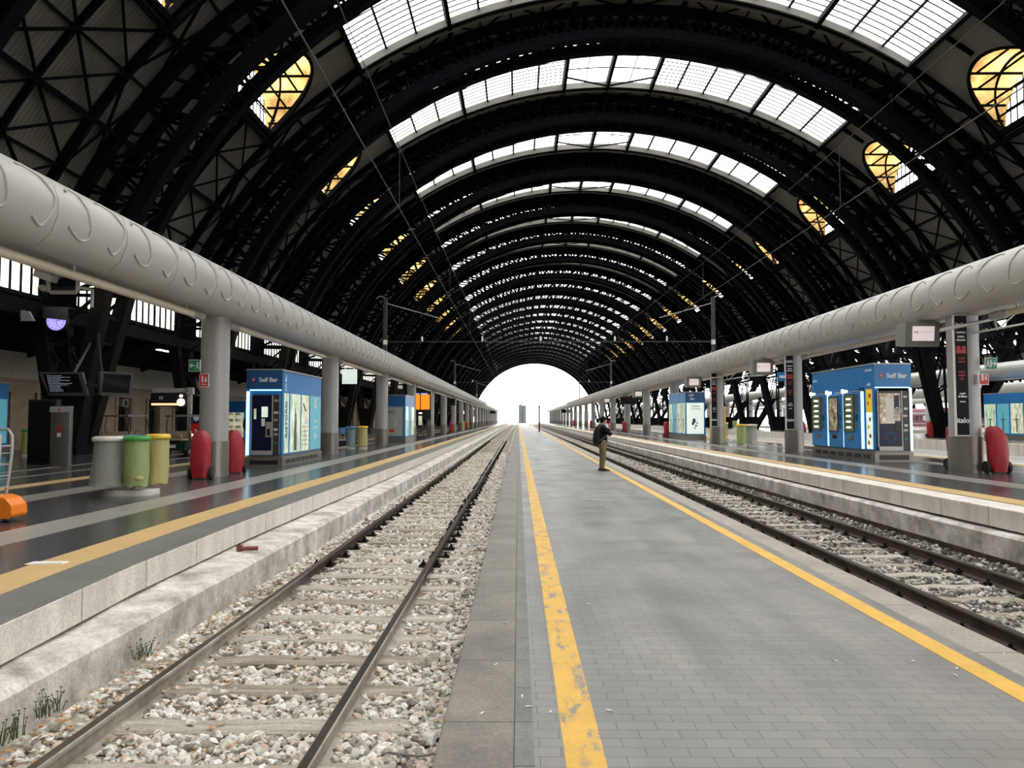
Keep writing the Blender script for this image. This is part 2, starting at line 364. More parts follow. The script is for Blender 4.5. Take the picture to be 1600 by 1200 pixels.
# ------------------------------------------------------------------ mesh building
class MB:
    def __init__(s):
        s.v = []; s.f = []; s.m = []; s.sm = []

    def add(s, vs_, fs, mi=0, smooth=False):
        b = len(s.v); s.v.extend([tuple(x) for x in vs_])
        for f in fs:
            s.f.append(tuple(b + i for i in f)); s.m.append(mi); s.sm.append(smooth)

    def box(s, x0, x1, y0, y1, z0, z1, mi=0):
        s.add([(x0, y0, z0), (x1, y0, z0), (x1, y1, z0), (x0, y1, z0), (x0, y0, z1), (x1, y0, z1), (x1, y1, z1), (x0, y1, z1)],
              [(0, 3, 2, 1), (4, 5, 6, 7), (0, 1, 5, 4), (1, 2, 6, 5), (2, 3, 7, 6), (3, 0, 4, 7)], mi)

    def beam(s, p, q, w, h, mi=0, up=(0, 0, 1)):
        p = Vector(p); q = Vector(q); d = q - p
        if d.length < 1e-6: return
        d.normalize(); u = Vector(up)
        a = d.cross(u)
        if a.length < 1e-3: a = d.cross(Vector((0, 1, 0)))
        a.normalize(); b = a.cross(d)
        a *= w / 2; b *= h / 2
        vs_ = [p - a - b, p + a - b, p + a + b, p - a + b, q - a - b, q + a - b, q + a + b, q - a + b]
        s.add(vs_, [(0, 1, 2, 3), (4, 7, 6, 5), (0, 4, 5, 1), (1, 5, 6, 2), (2, 6, 7, 3), (3, 7, 4, 0)], mi)

    def tube(s, pts, r, n=8, mi=0, closed=False, cap=True):
        pts = [Vector(p) for p in pts]; N = len(pts); rings = []
        rr = r if isinstance(r, (list, tuple)) else [r] * N
        ref = None
        for i, p in enumerate(pts):
            if closed: t = pts[(i + 1) % N] - pts[i - 1]
            else: t = pts[min(i + 1, N - 1)] - pts[max(i - 1, 0)]
            t.normalize()
            if ref is None:
                ref = t.orthogonal().normalized()
            a = (ref - t * ref.dot(t)); a.normalize(); ref = a
            b = t.cross(a)
            rings.append([p + (a * math.cos(2 * math.pi * k / n) + b * math.sin(2 * math.pi * k / n)) * rr[i] for k in range(n)])
        vs_ = [v for ring in rings for v in ring]; fs = []
        for i in range(N if closed else N - 1):
            j = (i + 1) % N
            for k in range(n):
                fs.append((i * n + k, i * n + (k + 1) % n, j * n + (k + 1) % n, j * n + k))
        s.add(vs_, fs, mi, True)
        if cap and not closed:
            s.add(rings[0], [tuple(reversed(range(n)))], mi); s.add(rings[-1], [tuple(range(n))], mi)

    def cyl(s, p, q, r, n=16, mi=0):
        s.tube([p, q], r, n, mi)

    def ell(s, c, r, nu=12, nv=8, mi=0, rot=None):
        vs_ = []; fs = []
        for j in range(nv + 1):
            th = math.pi * j / nv
            for i in range(nu):
                ph = 2 * math.pi * i / nu
                v = Vector((r[0] * math.sin(th) * math.cos(ph), r[1] * math.sin(th) * math.sin(ph), r[2] * math.cos(th)))
                if rot: v = rot @ v
                vs_.append(Vector(c) + v)
        for j in range(nv):
            for i in range(nu):
                fs.append((j * nu + i, (j + 1) * nu + i, (j + 1) * nu + (i + 1) % nu, j * nu + (i + 1) % nu))
        s.add(vs_, fs, mi, True)

    def loft(s, rings, mi=0, smooth=False, cap=True, closed=True):
        n = len(rings[0]); vs_ = [v for r_ in rings for v in r_]; fs = []
        for i in range(len(rings) - 1):
            for k in range(n if closed else n - 1):
                k2 = (k + 1) % n
                fs.append((i * n + k, i * n + k2, (i + 1) * n + k2, (i + 1) * n + k))
        s.add(vs_, fs, mi, smooth)
        if cap and closed:
            s.add(rings[0], [tuple(reversed(range(n)))], mi); s.add(rings[-1], [tuple(range(n))], mi)

    def mesh(s, name, mats, recalc=True):
        me = bpy.data.meshes.new(name); me.from_pydata(s.v, [], s.f)
        for m in (mats if isinstance(mats, (list, tuple)) else [mats]):
            me.materials.append(M[m] if isinstance(m, str) else m)
        me.polygons.foreach_set('material_index', s.m); me.polygons.foreach_set('use_smooth', s.sm)
        if recalc:
            bm = bmesh.new(); bm.from_mesh(me); bmesh.ops.recalc_face_normals(bm, faces=bm.faces); bm.to_mesh(me); bm.free()
        me.update()
        return me

    def build(s, name, mats, parent=None, bevel=0.0, loc=None, recalc=True):
        o = bpy.data.objects.new(name, s.mesh(name, mats, recalc)); C.objects.link(o)
        if parent: o.parent = parent
        if loc: o.location = loc
        if bevel:
            b = o.modifiers.new('bevel', 'BEVEL'); b.width = bevel; b.segments = 2; b.limit_method = 'ANGLE'
        return o


def tag(o, label=None, cat=None, group=None, kind=None):
    if label: o['label'] = label
    if cat: o['category'] = cat
    if group: o['group'] = group
    if kind: o['kind'] = kind
    return o


def empty(name, loc=(0, 0, 0), rz=0.0):
    o = bpy.data.objects.new(name, None); o.empty_display_size = 0.2
    C.objects.link(o); o.location = loc; o.rotation_euler = (0, 0, rz)
    return o


def dup(o, loc=None, label=None, rz=None, parent=None):
    c = o.copy(); C.objects.link(c)
    if parent: c.parent = parent
    if loc is not None: c.location = loc
    if rz is not None: c.rotation_euler = (0, 0, rz)
    if label: c['label'] = label
    for ch in list(o.children):
        dup(ch, parent=c)
    return c


ORD = ['nearest', 'second', 'third', 'fourth', 'fifth', 'sixth', 'seventh', 'eighth', 'ninth', 'tenth', 'eleventh', 'twelfth',
       'thirteenth', 'fourteenth', 'fifteenth', 'sixteenth', 'seventeenth', 'eighteenth', 'nineteenth', 'twentieth',
       'twenty-first', 'twenty-second', 'twenty-third', 'twenty-fourth', 'twenty-fifth', 'twenty-sixth', 'twenty-seventh']


def text_mesh(body, size, mat, name='lettering', extrude=0.004, bold=0.0, parent=None, loc=(0, 0, 0), rot=(R(90), 0, 0), align='CENTER'):
    cu = bpy.data.curves.new(name, 'FONT'); cu.body = body; cu.size = size; cu.extrude = extrude; cu.offset = bold
    cu.align_x = align; cu.align_y = 'CENTER'; cu.resolution_u = 3
    t = bpy.data.objects.new('tmp', cu); C.objects.link(t)
    dg = bpy.context.evaluated_depsgraph_get(); dg.update()
    me = bpy.data.meshes.new_from_object(t.evaluated_get(dg))
    bpy.data.objects.remove(t); bpy.data.curves.remove(cu)
    me.materials.clear(); me.materials.append(M[mat])
    o = bpy.data.objects.new(name, me); C.objects.link(o); o.location = loc; o.rotation_euler = rot
    if parent: o.parent = parent
    return o


class Face:
    """a vertical face: origin, horizontal axis u, outward normal n"""
    def __init__(s, o, u, n): s.o = Vector(o); s.u = Vector(u); s.n = Vector(n)

    def p(s, u, v, d=0.0): return s.o + s.u * u + Vector((0, 0, v)) + s.n * d

    def box(s, mb, u0, u1, v0, v1, d0, d1, mi=0):
        c = [s.p(u, v, d) for d in (d0, d1) for (u, v) in ((u0, v0), (u1, v0), (u1, v1), (u0, v1))]
        mb.add(c, [(0, 3, 2, 1), (4, 5, 6, 7), (0, 1, 5, 4), (1, 2, 6, 5), (2, 3, 7, 6), (3, 0, 4, 7)], mi)

    def rot(s):
        return (R(90), 0, math.atan2(s.u.y, s.u.x))


# ------------------------------------------------------------------ dimensions of the place
XC = 5.85; RO, ZO = 26.0, -2.2; RI, ZI = 22.6, -0.5
BAY = 11.0; Y0 = 17.5; YEND = Y0 + BAY * 23
ZL, ZR = 0.24, 0.35            # tops of the left and right high platforms
XL, XR = -7.2, 10.5            # duct lines
CL, CR = -7.33, 10.66          # column lines


def edge_left(y):
    pts = [(-20, -3.2), (0, -3.25), (3.5, -3.32), (5, -3.42), (7, -3.58), (10, -3.66), (14, -3.64), (20, -3.57), (30, -3.52), (500, -3.52)]
    for (a, xa), (b, xb) in zip(pts, pts[1:]):
        if a <= y <= b:
            t = (y - a) / (b - a); return xa + (xb - xa) * t
    return -3.52


YS = [-14] + [i * 0.5 for i in range(0, 60)] + [30 + 5 * i for i in range(0, 54)]


def strip(name, prof, mat, kind='structure', ys=YS, jitter=0.0):
    """prof(y) -> list of (x, z) closed section"""
    mb = MB(); rings = []
    for y in ys:
        rings.append([(x + rnd.uniform(-jitter, jitter), y, z + rnd.uniform(-jitter, jitter)) for x, z in prof(y)])
    mb.loft(rings)
    o = mb.build(name, mat)
    if kind: o['kind'] = kind
    return o


# ------------------------------------------------------------------ ground and platforms
mb = MB(); mb.box(-90, 160, -16, 700, -1.2, -0.75)
o = mb.build('ground', 'asphalt'); o['kind'] = 'structure'


def bed(name, prof, mat, y1=420):
    ys = [-14, -5, 0, 10, 20, 40, 80, 160, 300, y1]
    return strip(name, prof, mat, 'structure', ys)


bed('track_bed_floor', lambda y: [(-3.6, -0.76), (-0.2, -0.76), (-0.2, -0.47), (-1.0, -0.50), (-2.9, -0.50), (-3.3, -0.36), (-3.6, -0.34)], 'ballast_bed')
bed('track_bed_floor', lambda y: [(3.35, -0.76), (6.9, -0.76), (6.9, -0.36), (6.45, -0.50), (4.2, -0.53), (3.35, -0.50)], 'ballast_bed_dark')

# the low service platform the camera stands on
mb = MB(); mb.box(-0.02, 3.13, -14, 298, -0.6, 0.0); tag(mb.build('floor', 'pavers'), kind='structure')
mb = MB(); mb.box(-0.40, -0.02, -14, 298, -0.6, 0.003)
tag(mb.build('kerb_left_floor', 'coping_brown', bevel=0.012), kind='structure')
mb = MB(); mb.box(3.13, 3.44, -14, 298, -0.6, 0.003)
tag(mb.build('kerb_right_floor', 'coping_buff', bevel=0.012), kind='structure')
mb = MB(); mb.box(-0.018, 0.075, -14, 298, -0.02, 0.004); tag(mb.build('slab_strip_floor', 'dark_slab'), kind='structure')
mb = MB(); mb.box(0.22, 0.41, -14, 296, -0.01, 0.0035); tag(mb.build('yellow_line_floor', 'yellow_paint'), kind='structure')
mb = MB(); mb.box(2.85, 3.01, -14, 296, -0.01, 0.0035); tag(mb.build('yellow_line_floor', 'yellow_paint_solid'), kind='structure')

# left high platform
strip('floor_left', lambda y: [(-22.3, -0.6), (edge_left(y) - 0.5, -0.6), (edge_left(y) - 0.5, ZL), (-22.3, ZL)], 'terrazzo')
strip('platform_edge_left', lambda y: [(edge_left(y) - 0.5, -0.02), (edge_left(y), -0.02), (edge_left(y), ZL - 0.004), (edge_left(y) - 0.02, ZL + 0.003), (edge_left(y) - 0.5, ZL + 0.003)], 'fascia')
strip('coping_floor_left', lambda y: [(edge_left(y) - 0.52, ZL - 0.01), (edge_left(y) - 0.004, ZL - 0.01), (edge_left(y) - 0.012, ZL + 0.008), (edge_left(y) - 0.52, ZL + 0.008)], 'coping_grey')
strip('tactile_strip_floor_left', lambda y: [(edge_left(y) - 0.97, ZL - 0.01), (edge_left(y) - 0.52, ZL - 0.01), (edge_left(y) - 0.52, ZL + 0.007), (edge_left(y) - 0.97, ZL + 0.007)], 'yellow_tactile')


def floor_band(x0, x1, z, mat, name='band_floor', y0=-14, y1=300):
    mb = MB(); mb.box(x0, x1, y0, y1, z - 0.01, z + 0.005)
    return tag(mb.build(name, mat), kind='structure')


floor_band(-6.22, -5.55, ZL, 'band'); floor_band(-8.75, -8.1, ZL, 'band'); floor_band(-10.3, -9.85, ZL, 'yellow_tactile')
floor_band(-11.75, -11.62, ZL, 'band'); floor_band(-13.2, -13.05, ZL, 'band')
# lower kerb under the left platform face
KR = random.Random(3)
ysk = [-14] + [0.35 * i for i in range(0, 90)] + [32 + 4 * i for i in range(68)]
strip('kerb_wall_left', lambda y: [(edge_left(y) - 0.3, -0.6), (-3.13, -0.6), (-3.15 + KR.uniform(-.007, .007), -0.115), (-3.19 + KR.uniform(-.006, .006), -0.075 + KR.uniform(-.007, .007)), (edge_left(y) - 0.04, -0.045 + KR.uniform(-.008, .008)), (edge_left(y) - 0.3, -0.04)], 'kerb_rough', ys=ysk)

# right high platform
mb = MB(); mb.box(7.2, 13.9, -14, 300, -0.6, ZR); tag(mb.build('floor_right', 'terrazzo'), kind='structure')
mb = MB()
for xa, xb, s in ((6.75, 7.25, 0), (13.85, 14.35, 0)):
    mb.box(xa, xb, -14, 300, 0.07, ZR + 0.003)
tag(mb.build('platform_edge_right', 'fascia', bevel=0.015), kind='structure')
floor_band(7.30, 7.74, ZR, 'yellow_tactile', 'tactile_strip_floor_right'); floor_band(9.0, 9.65, ZR, 'band'); floor_band(11.5, 12.1, ZR, 'band')
floor_band(13.35, 13.8, ZR, 'yellow_tactile')
mb = MB()
for i in range(22):
    y = 31.0 + i * 11
    mb.box(7.76, 8.98, y, y + 3.2, ZR - 0.01, ZR + 0.004); mb.box(9.67, 11.48, y + 1.5, y + 5.5, ZR - 0.01, ZR + 0.004)
tag(mb.build('tile_panel_floor_right', 'terrazzo_light'), kind='structure')
strip('kerb_wall_right', lambda y: [(7.2, -0.3), (6.60, -0.3), (6.58 + KR.uniform(-.007, .007), 0.0), (6.62, 0.035 + KR.uniform(-.006, .006)), (7.2, 0.04)], 'kerb_rough', ys=ysk)
strip('rubble_wall_right', lambda y: [(7.2, -0.6), (6.72 + KR.uniform(-.03, .03), -0.6), (6.70 + KR.uniform(-.03, .03), -0.3), (7.2, -0.3)], 'brickrubble', ys=ysk)

# further platforms to the right
for (a, b, z) in ((17.5, 21.4, 0.0), (24.85, 35.2, ZR), (38.5, 42.5, 0), (45.6, 53.4, ZR), (63.2, 71.0, ZR), (81, 89, ZR)):
    mb = MB(); mb.box(a + 0.4, b - 0.4, 0, 300, -0.6, z); tag(mb.build('floor_right', 'terrazzo_light' if z else 'concrete'), kind='structure')
    mb = MB(); mb.box(a, a + 0.42, 0, 300, -0.6, z + 0.003); mb.box(b - 0.42, b, 0, 300, -0.6, z + 0.003)
    tag(mb.build('platform_edge_right', 'fascia'), kind='structure')
    if z:
        floor_band(a + 0.55, a + 0.95, z, 'yellow_tactile', y0=0); floor_band(b - 0.95, b - 0.55, z, 'yellow_tactile', y0=0)
for (a, b) in ((14.35, 17.5), (21.4, 24.85), (35.2, 38.5), (42.5, 45.6), (53.4, 63.2), (71, 81)):
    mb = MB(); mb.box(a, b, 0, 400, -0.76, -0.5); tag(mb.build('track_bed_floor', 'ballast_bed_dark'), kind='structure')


# ------------------------------------------------------------------ railway tracks
def rail_mesh(x, y0, y1, ztop):
    pr = [(-0.07, 0), (0.07, 0), (0.07, 0.012), (0.012, 0.032), (0.011, 0.115), (0.036, 0.13), (0.036, 0.152), (0.028, 0.16), (-0.028, 0.16), (-0.036, 0.152), (-0.036, 0.13), (-0.011, 0.115), (-0.012, 0.032), (-0.07, 0.012)]
    mt = [1, 1, 1, 0, 0, 0, 0, 2, 0, 0, 0, 0, 1, 1]
    mb = MB(); n = len(pr)
    ys = [y0, y1] if not callable(x) else [y0] + [i * 2.0 for i in range(1, 30)] + [60, 80, 120, 200, y1]
    rings = []
    for y in ys:
        xx = x(y) if callable(x) else x
        rings.append([(xx + a, y, ztop - 0.16 + b) for a, b in pr])
    for i in range(len(ys) - 1):
        for k in range(n):
            mb.add([rings[i][k], rings[i][(k + 1) % n], rings[i + 1][(k + 1) % n], rings[i + 1][k]], [(0, 1, 2, 3)], mt[k])
    mb.add(rings[0], [tuple(range(n))], 0); mb.add(rings[-1], [tuple(range(n))], 0)
    return mb


def sleeper_mb(seed, fast):
    r = random.Random(seed); mb = MB(); nx = 16; W = 0.12
    L0 = -1.27 + r.uniform(-.05, .03); L1 = 1.27 + r.uniform(-.03, .05)
    rings = []
    for i in range(nx + 1):
        x = L0 + (L1 - L0) * i / nx
        w = W + r.uniform(-.012, .008); dz = r.uniform(-.012, .008)
        rings.append([(x, -w, -.14), (x, w, -.14), (x, w, -.012 + dz), (x, w - .02, dz), (x, r.uniform(-.03, .03), dz + r.uniform(-.012, .006)), (x, -w + .02, dz), (x, -w, -.012 + dz)])
    mb.loft(rings)
    if fast:
        for s in (-0.75, 0.75):
            mb.box(s - 0.15, s + 0.15, -0.085, 0.085, -0.008, 0.016, 1)
            for d in (-0.095, 0.095):
                mb.box(s + d - 0.028, s + d + 0.028, -0.04, 0.04, 0.012, 0.05, 1)
                mb.cyl((s + d, 0, 0.04), (s + d, 0, 0.085), 0.017, 6, 1)
    return mb


mats_sl = ['sleeper', 'steel_brown']
SL_A = [sleeper_mb(10 + i, True).mesh('sleeper', mats_sl) for i in range(5)]
SL_B = [sleeper_mb(30 + i, True).mesh('sleeper', ['sleeper_light', 'steel_brown']) for i in range(4)]
SL_D = [sleeper_mb(70 + i, False).mesh('sleeper', mats_sl) for i in range(3)]
SL_C = [sleeper_mb(50 + i, False).mesh('sleeper', ['sleeper_light', 'steel_brown']) for i in range(3)]


def track(xc, label, ztop, zs, y0, n_ind, y1, near):
    t = empty('railway_track', (xc, 0, ztop)); tag(t, label, 'railway track')
    for s in (-0.75, 0.75):
        o = rail_mesh(s, -2, y1, 0).build('rail', ['rail_side_dusty', 'rail_side_dusty', 'rail_top'] if near else ['rail_side', 'rail_side', 'rail_top'], t)
    y = y0; i = 0
    while i < n_ind:
        ch = rnd.random()
        if near and y < 10.2: me = SL_C[i % 3] if (ch < .35 or y < 5) else SL_D[i % 3]
        else: me = SL_A[i % 5] if ch < .5 else SL_B[i % 4]
        o = bpy.data.objects.new('sleeper', me); C.objects.link(o); o.parent = t
        o.location = (rnd.uniform(-.04, .04), y, zs - ztop + rnd.uniform(-.008, .008)); o.rotation_euler = (0, 0, rnd.uniform(-.012, .012))
        y += 0.676; i += 1
    mb = MB()
    while y < 300:
        mb.box(-1.25, 1.25, y - 0.12, y + 0.12, zs - ztop - 0.1, zs - ztop); y += 0.676
    o = mb.build('sleepers', 'sleeper_light', t); o['kind'] = 'stuff'
    return t


track(-1.95, 'pale dusty railway track to the left of the paved low platform', -0.33, -0.452, 3.05, 98, 420, True)
track(5.25, 'dark railed railway track to the right of the paved low platform', -0.32, -0.49, 3.4, 98, 420, False)
FT = ['beyond the right high platform with columns', 'beside the far low platform, in front of the red-footed steel piers']
for i, x in enumerate((15.95, 23.05)):
    t = empty('railway_track', (x, 0, -0.36)); tag(t, 'distant railway track ' + FT[i], 'railway track')
    for s in (-0.75, 0.75):
        rail_mesh(s, 8, 420, 0).build('rail', ['rail_side', 'rail_side', 'rail_top'], t)


# ballast stones
def ballast(name, label, x0, x1, y0, y1, zfun, dens0, mat, seed, skip=None):
    rg = np.random.default_rng(seed)
    # icosahedron templates
    p = (1 + 5 ** .5) / 2
    iv = np.array([(-1, p, 0), (1, p, 0), (-1, -p, 0), (1, -p, 0), (0, -1, p), (0, 1, p), (0, -1, -p), (0, 1, -p), (p, 0, -1), (p, 0, 1), (-p, 0, -1), (-p, 0, 1)]) / np.sqrt(1 + p * p)
    fi = np.array([(0, 11, 5), (0, 5, 1), (0, 1, 7), (0, 7, 10), (0, 10, 11), (1, 5, 9), (5, 11, 4), (11, 10, 2), (10, 7, 6), (7, 1, 8), (3, 9, 4), (3, 4, 2), (3, 2, 6), (3, 6, 8), (3, 8, 9), (4, 9, 5), (2, 4, 11), (6, 2, 10), (8, 6, 7), (9, 8, 1)])
    n = int((x1 - x0) * (y1 - y0) * dens0)
    # density falls with distance
    ys = y0 + (y1 - y0) * rg.random(n) ** 1.7
    xs = x0 + (x1 - x0) * rg.random(n)
    keep = np.ones(n, bool)
    if skip is not None: keep = ~skip(xs, ys, rg)
    xs, ys = xs[keep], ys[keep]; n = len(xs)
    r = rg.uniform(0.014, 0.035, n) * (1 + 0.5 * (rg.random(n) > .93))
    sc = np.stack([r * rg.uniform(.8, 1.45, n), r * rg.uniform(.8, 1.3, n), r * rg.uniform(.5, .95, n)], 1)
    V = iv[None] * (1 + rg.uniform(-.34, .34, (n, 12, 1))); V = V * sc[:, None]
    a = rg.uniform(0, 2 * np.pi, n); b = rg.uniform(-.6, .6, n)
    ca, sa, cb, sb = np.cos(a), np.sin(a), np.cos(b), np.sin(b)
    x = V[..., 0] * cb[:, None] + V[..., 2] * sb[:, None]; z = -V[..., 0] * sb[:, None] + V[..., 2] * cb[:, None]; y = V[..., 1]
    X = x * ca[:, None] - y * sa[:, None] + xs[:, None]; Y = x * sa[:, None] + y * ca[:, None] + ys[:, None]
    Z = z + (zfun(xs) + rg.uniform(-.012, .02, n))[:, None]
    co = np.stack([X, Y, Z], -1).reshape(-1, 3).astype(np.float32)
    F = (fi[None] + (np.arange(n) * 12)[:, None, None]).reshape(-1).astype(np.int32)
    me = bpy.data.meshes.new(name); me.vertices.add(len(co)); me.vertices.foreach_set('co', co.ravel())
    me.loops.add(len(F)); me.loops.foreach_set('vertex_index', F)
    me.polygons.add(len(F) // 3); me.polygons.foreach_set('loop_start', np.arange(0, len(F), 3, dtype=np.int32))
    me.materials.append(M[mat]); me.polygons.foreach_set('use_smooth', np.zeros(len(F) // 3, bool)); me.update(); me.validate()
    o = bpy.data.objects.new(name, me); C.objects.link(o)
    tag(o, label, 'gravel', kind='stuff')
    return o


def zl(x):
    return np.interp(x, [-3.3, -2.9, -1.0, -0.4], [-0.33, -0.488, -0.488, -0.45])


def zr(x):
    return np.interp(x, [3.6, 4.2, 6.3, 6.7], [-0.49, -0.528, -0.50, -0.37])


def skipL(x, y, rg):
    ph = np.mod(y - 3.05 + 0.338, 0.676) - 0.338
    on = (np.abs(ph) < 0.10) & (x > -3.15) & (x < -0.75)
    near = y < 7.5
    cov = np.where(near, rg.random(len(x)) < .70, rg.random(len(x)) < .86)
    rail = (np.abs(x + 2.70) < 0.05) | (np.abs(x + 1.20) < 0.05)
    return (on & cov) | rail


def skipR(x, y, rg):
    ph = np.mod(y - 3.4 + 0.338, 0.676) - 0.338
    on = (np.abs(ph) < 0.11) & (x > 4.0) & (x < 6.4)
    rail = (np.abs(x - 4.50) < 0.05) | (np.abs(x - 6.0) < 0.05)
    return (on & (rg.random(len(x)) < .9)) | rail


ballast('ballast_gravel', 'pale angular ballast gravel around the left railway track', -3.05, -0.42, 2.8, 46, zl, 400, 'stones', 1, skipL)
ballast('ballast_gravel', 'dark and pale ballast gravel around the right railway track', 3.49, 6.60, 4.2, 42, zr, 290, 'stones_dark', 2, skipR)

# leaf litter along the left kerb
mb = MB(); r = random.Random(5)
for i in range(1500):
    y = 3.2 + 9 * r.random() ** 1.5; x = -3.1 + 0.5 * abs(r.gauss(0, .6))
    if r.random() < .25: x = r.uniform(-3.0, -0.5)
    z = float(zl(x)) + r.uniform(.015, .05); s = r.uniform(.006, .017); a = r.uniform(0, 6.28); L = s * r.uniform(1.2, 2.6)
    dx, dy = math.cos(a), math.sin(a); t = r.uniform(-.01, .01)
    top = [(x - dx * L, y - dy * L, z), (x - dy * s, y + dx * s, z + .004 + t), (x + dx * L, y + dy * L, z + t), (x + dy * s, y - dx * s, z + .004)]
    bot = [(a_, b_, c_ - .0025) for a_, b_, c_ in top]
    mb.add(top + bot, [(0, 1, 2, 3), (7, 6, 5, 4), (0, 4, 5, 1), (1, 5, 6, 2), (2, 6, 7, 3), (3, 7, 4, 0)])
o = mb.build('leaf_litter', 'litter', recalc=False); tag(o, 'orange brown leaf litter scattered on the ballast by the left kerb', 'litter', kind='stuff')
# weeds along the kerb foot
for k, (wy, wx) in enumerate(((4.55, -3.08), (4.95, -3.08), (6.1, -3.06))):
    mb = MB(); r = random.Random(60 + k)
    for i in range(26):
        a = r.uniform(0, 6.28); h = r.uniform(.05, .16); b = r.uniform(.01, .06)
        p0 = Vector((r.uniform(-.05, .05), r.uniform(-.09, .09), 0)); p1 = p0 + Vector((math.cos(a) * b, math.sin(a) * b, h))
        mb.tube([p0, (p0 + p1) / 2 + Vector((0, 0, .01)), p1], [.003, .0028, .001], 4)
        mb.ell(p1, (.010, .006, .004), 6, 4)
    o = mb.build('weed_tuft', 'leaf_green', loc=(wx, wy, -0.335))
    tag(o, 'small dark weed tuft at the foot of the left kerb, %s from the camera' % ORD[k], 'weed', 'weeds along the left kerb')

# loose things on the ballast
mb = MB(); mb.loft([[(0, 0, 0), (0.42, -.02, 0), (0.44, .36, 0), (0.03, .40, 0)], [(0.01, 0.01, .06), (0.41, 0, .06), (0.42, .34, .055), (0.04, .38, .06)]])
tag(mb.build('concrete_slab', 'concrete', bevel=.008, loc=(-0.84, 3.05, -0.46)), 'broken pale concrete slab on the ballast against the low platform kerb', 'slab')
mb = MB(); mb.loft([[(-.12, -.045, 0), (.12, -.04, 0), (.13, .03, 0), (-.10, .045, 0)], [(-.11, -.03, .04), (.10, -.035, .045), (.12, .02, .04), (-.10, .035, .035)]])
tag(mb.build('wood_offcut', 'wood_grey', bevel=.006, loc=(-.82, 3.86, -0.455)), 'short brown wood offcut lying on the ballast near the camera', 'wood')
mb = MB(); mb.tube([(-0.42, 3.9, -.30), (-.43, 3.6, -.42), (-.52, 3.5, -.425), (-.75, 3.36, -.43), (-1.0, 3.3, -.43), (-1.12, 3.42, -.43), (-1.10, 3.75, -.43), (-1.13, 3.95, -.44)], .011, 8)
mb.tube([(-.41, 4.6, -.3), (-.45, 4.55, -.4), (-.6, 4.55, -.42), (-.78, 4.62, -.43)], .007, 6)
tag(mb.build('signal_cable', 'cable'), 'loose grey cable looping from the right rail to the platform kerb', 'cable')
mb = MB(); mb.cyl((-.10, 0, .03), (.10, .03, .03), .026, 10); mb.box(-.15, -.09, -.03, .04, 0, .07); mb.cyl((-.12, 0, .06), (-.12, 0, .09), .012, 8)
tag(mb.build('pipe_fitting', 'rust_red', loc=(-3.37, 9.35, -0.048)), 'small rusty red pipe fitting lying on the ledge below the left platform', 'pipe fitting')
mb = MB(); mb.loft([[(-.17, -.07, 0), (.17, -.05, .0), (.17, .06, 0), (-.17, .06, 0)], [(-.165, -.065, .008), (.168, -.045, .02), (.168, .055, .012), (-.165, .06, .008)]])
tag(mb.build('paper_slip', 'paper', loc=(-4.42, 7.0, ZL + .009)), 'folded white paper slip lying on the yellow tactile strip', 'paper')
bt = [(0.06, 4.2, 0), (-0.15, 4.9, 0), (0.02, 4.35, 0), (-.2, 4.1, 0), (-.1, 5.9, 0), (0.17, 4.12, 0), (2.09, 5.0, 1), (2.6, 5.0, 0), (2.72, 4.72, 0), (2.80, 4.85, 0), (0.6, 6.5, 1), (3.30, 5.15, 0), (0.5, 4.15, 0)]
bp = ['beside the dark slab joint on the brown kerb', 'on the brown kerb beyond the first kerb joint', 'in the dark slab strip', 'on the brown kerb nearest the camera', 'far along the brown kerb', 'left of the worn yellow line', 'with orange tip in the middle of the pavers', 'first of the pair near the right yellow line', 'second of the pair near the right yellow line', 'beside the pair at the right yellow line', 'right of the worn line further on', 'on the buff kerb by the right track', 'right of the worn yellow line near the camera']
for (x, y, c), w in zip(bt, bp):
    mb = MB(); a = rnd.uniform(0, 3.1); d = Vector((math.cos(a), math.sin(a), 0))
    mb.cyl(-d * .014, d * .008, .004, 7); mb.cyl(d * .008, d * .022, .004, 7, 1)
    tag(mb.build('cigarette_butt', ['paper', 'butt_orange' if c else 'paper'], loc=(x, y, .0085)), 'tiny cigarette butt ' + w, 'cigarette butt', 'cigarette butts on the low platform')

# ------------------------------------------------------------------ main hall roof
def arc(th, Rr=RO, Zc=ZO, xc=XC):
    return xc + Rr * math.sin(th), Zc + Rr * math.cos(th)


TH_SK = math.asin(14.1 / RO); TH_END = R(64.5)
CELL = R(3.77); TH_C = R(6.4)
Z_SILL, W_LUN, Z_CR = 16.05, 2.9, 18.55
sky_ths = sorted([s * (TH_C + CELL * i) for s in (-1, 1) for i in range(0, 8)] + [0.0])
sky_ths[0] = -TH_SK; sky_ths[-1] = TH_SK


def th_of_z(z, Rr=RO, Zc=ZO): return math.acos((z - Zc) / Rr)


def lun_loop(side, n=22):
    """opening outline in (y, theta)"""
    pts = []
    for i in range(n + 1):
        a = math.pi * i / n
        y = 5.5 + W_LUN * math.cos(a)
        z = Z_SILL + (Z_CR - Z_SILL) * math.sin(a) ** 0.8
        pts.append((y, side * th_of_z(z)))
    return pts


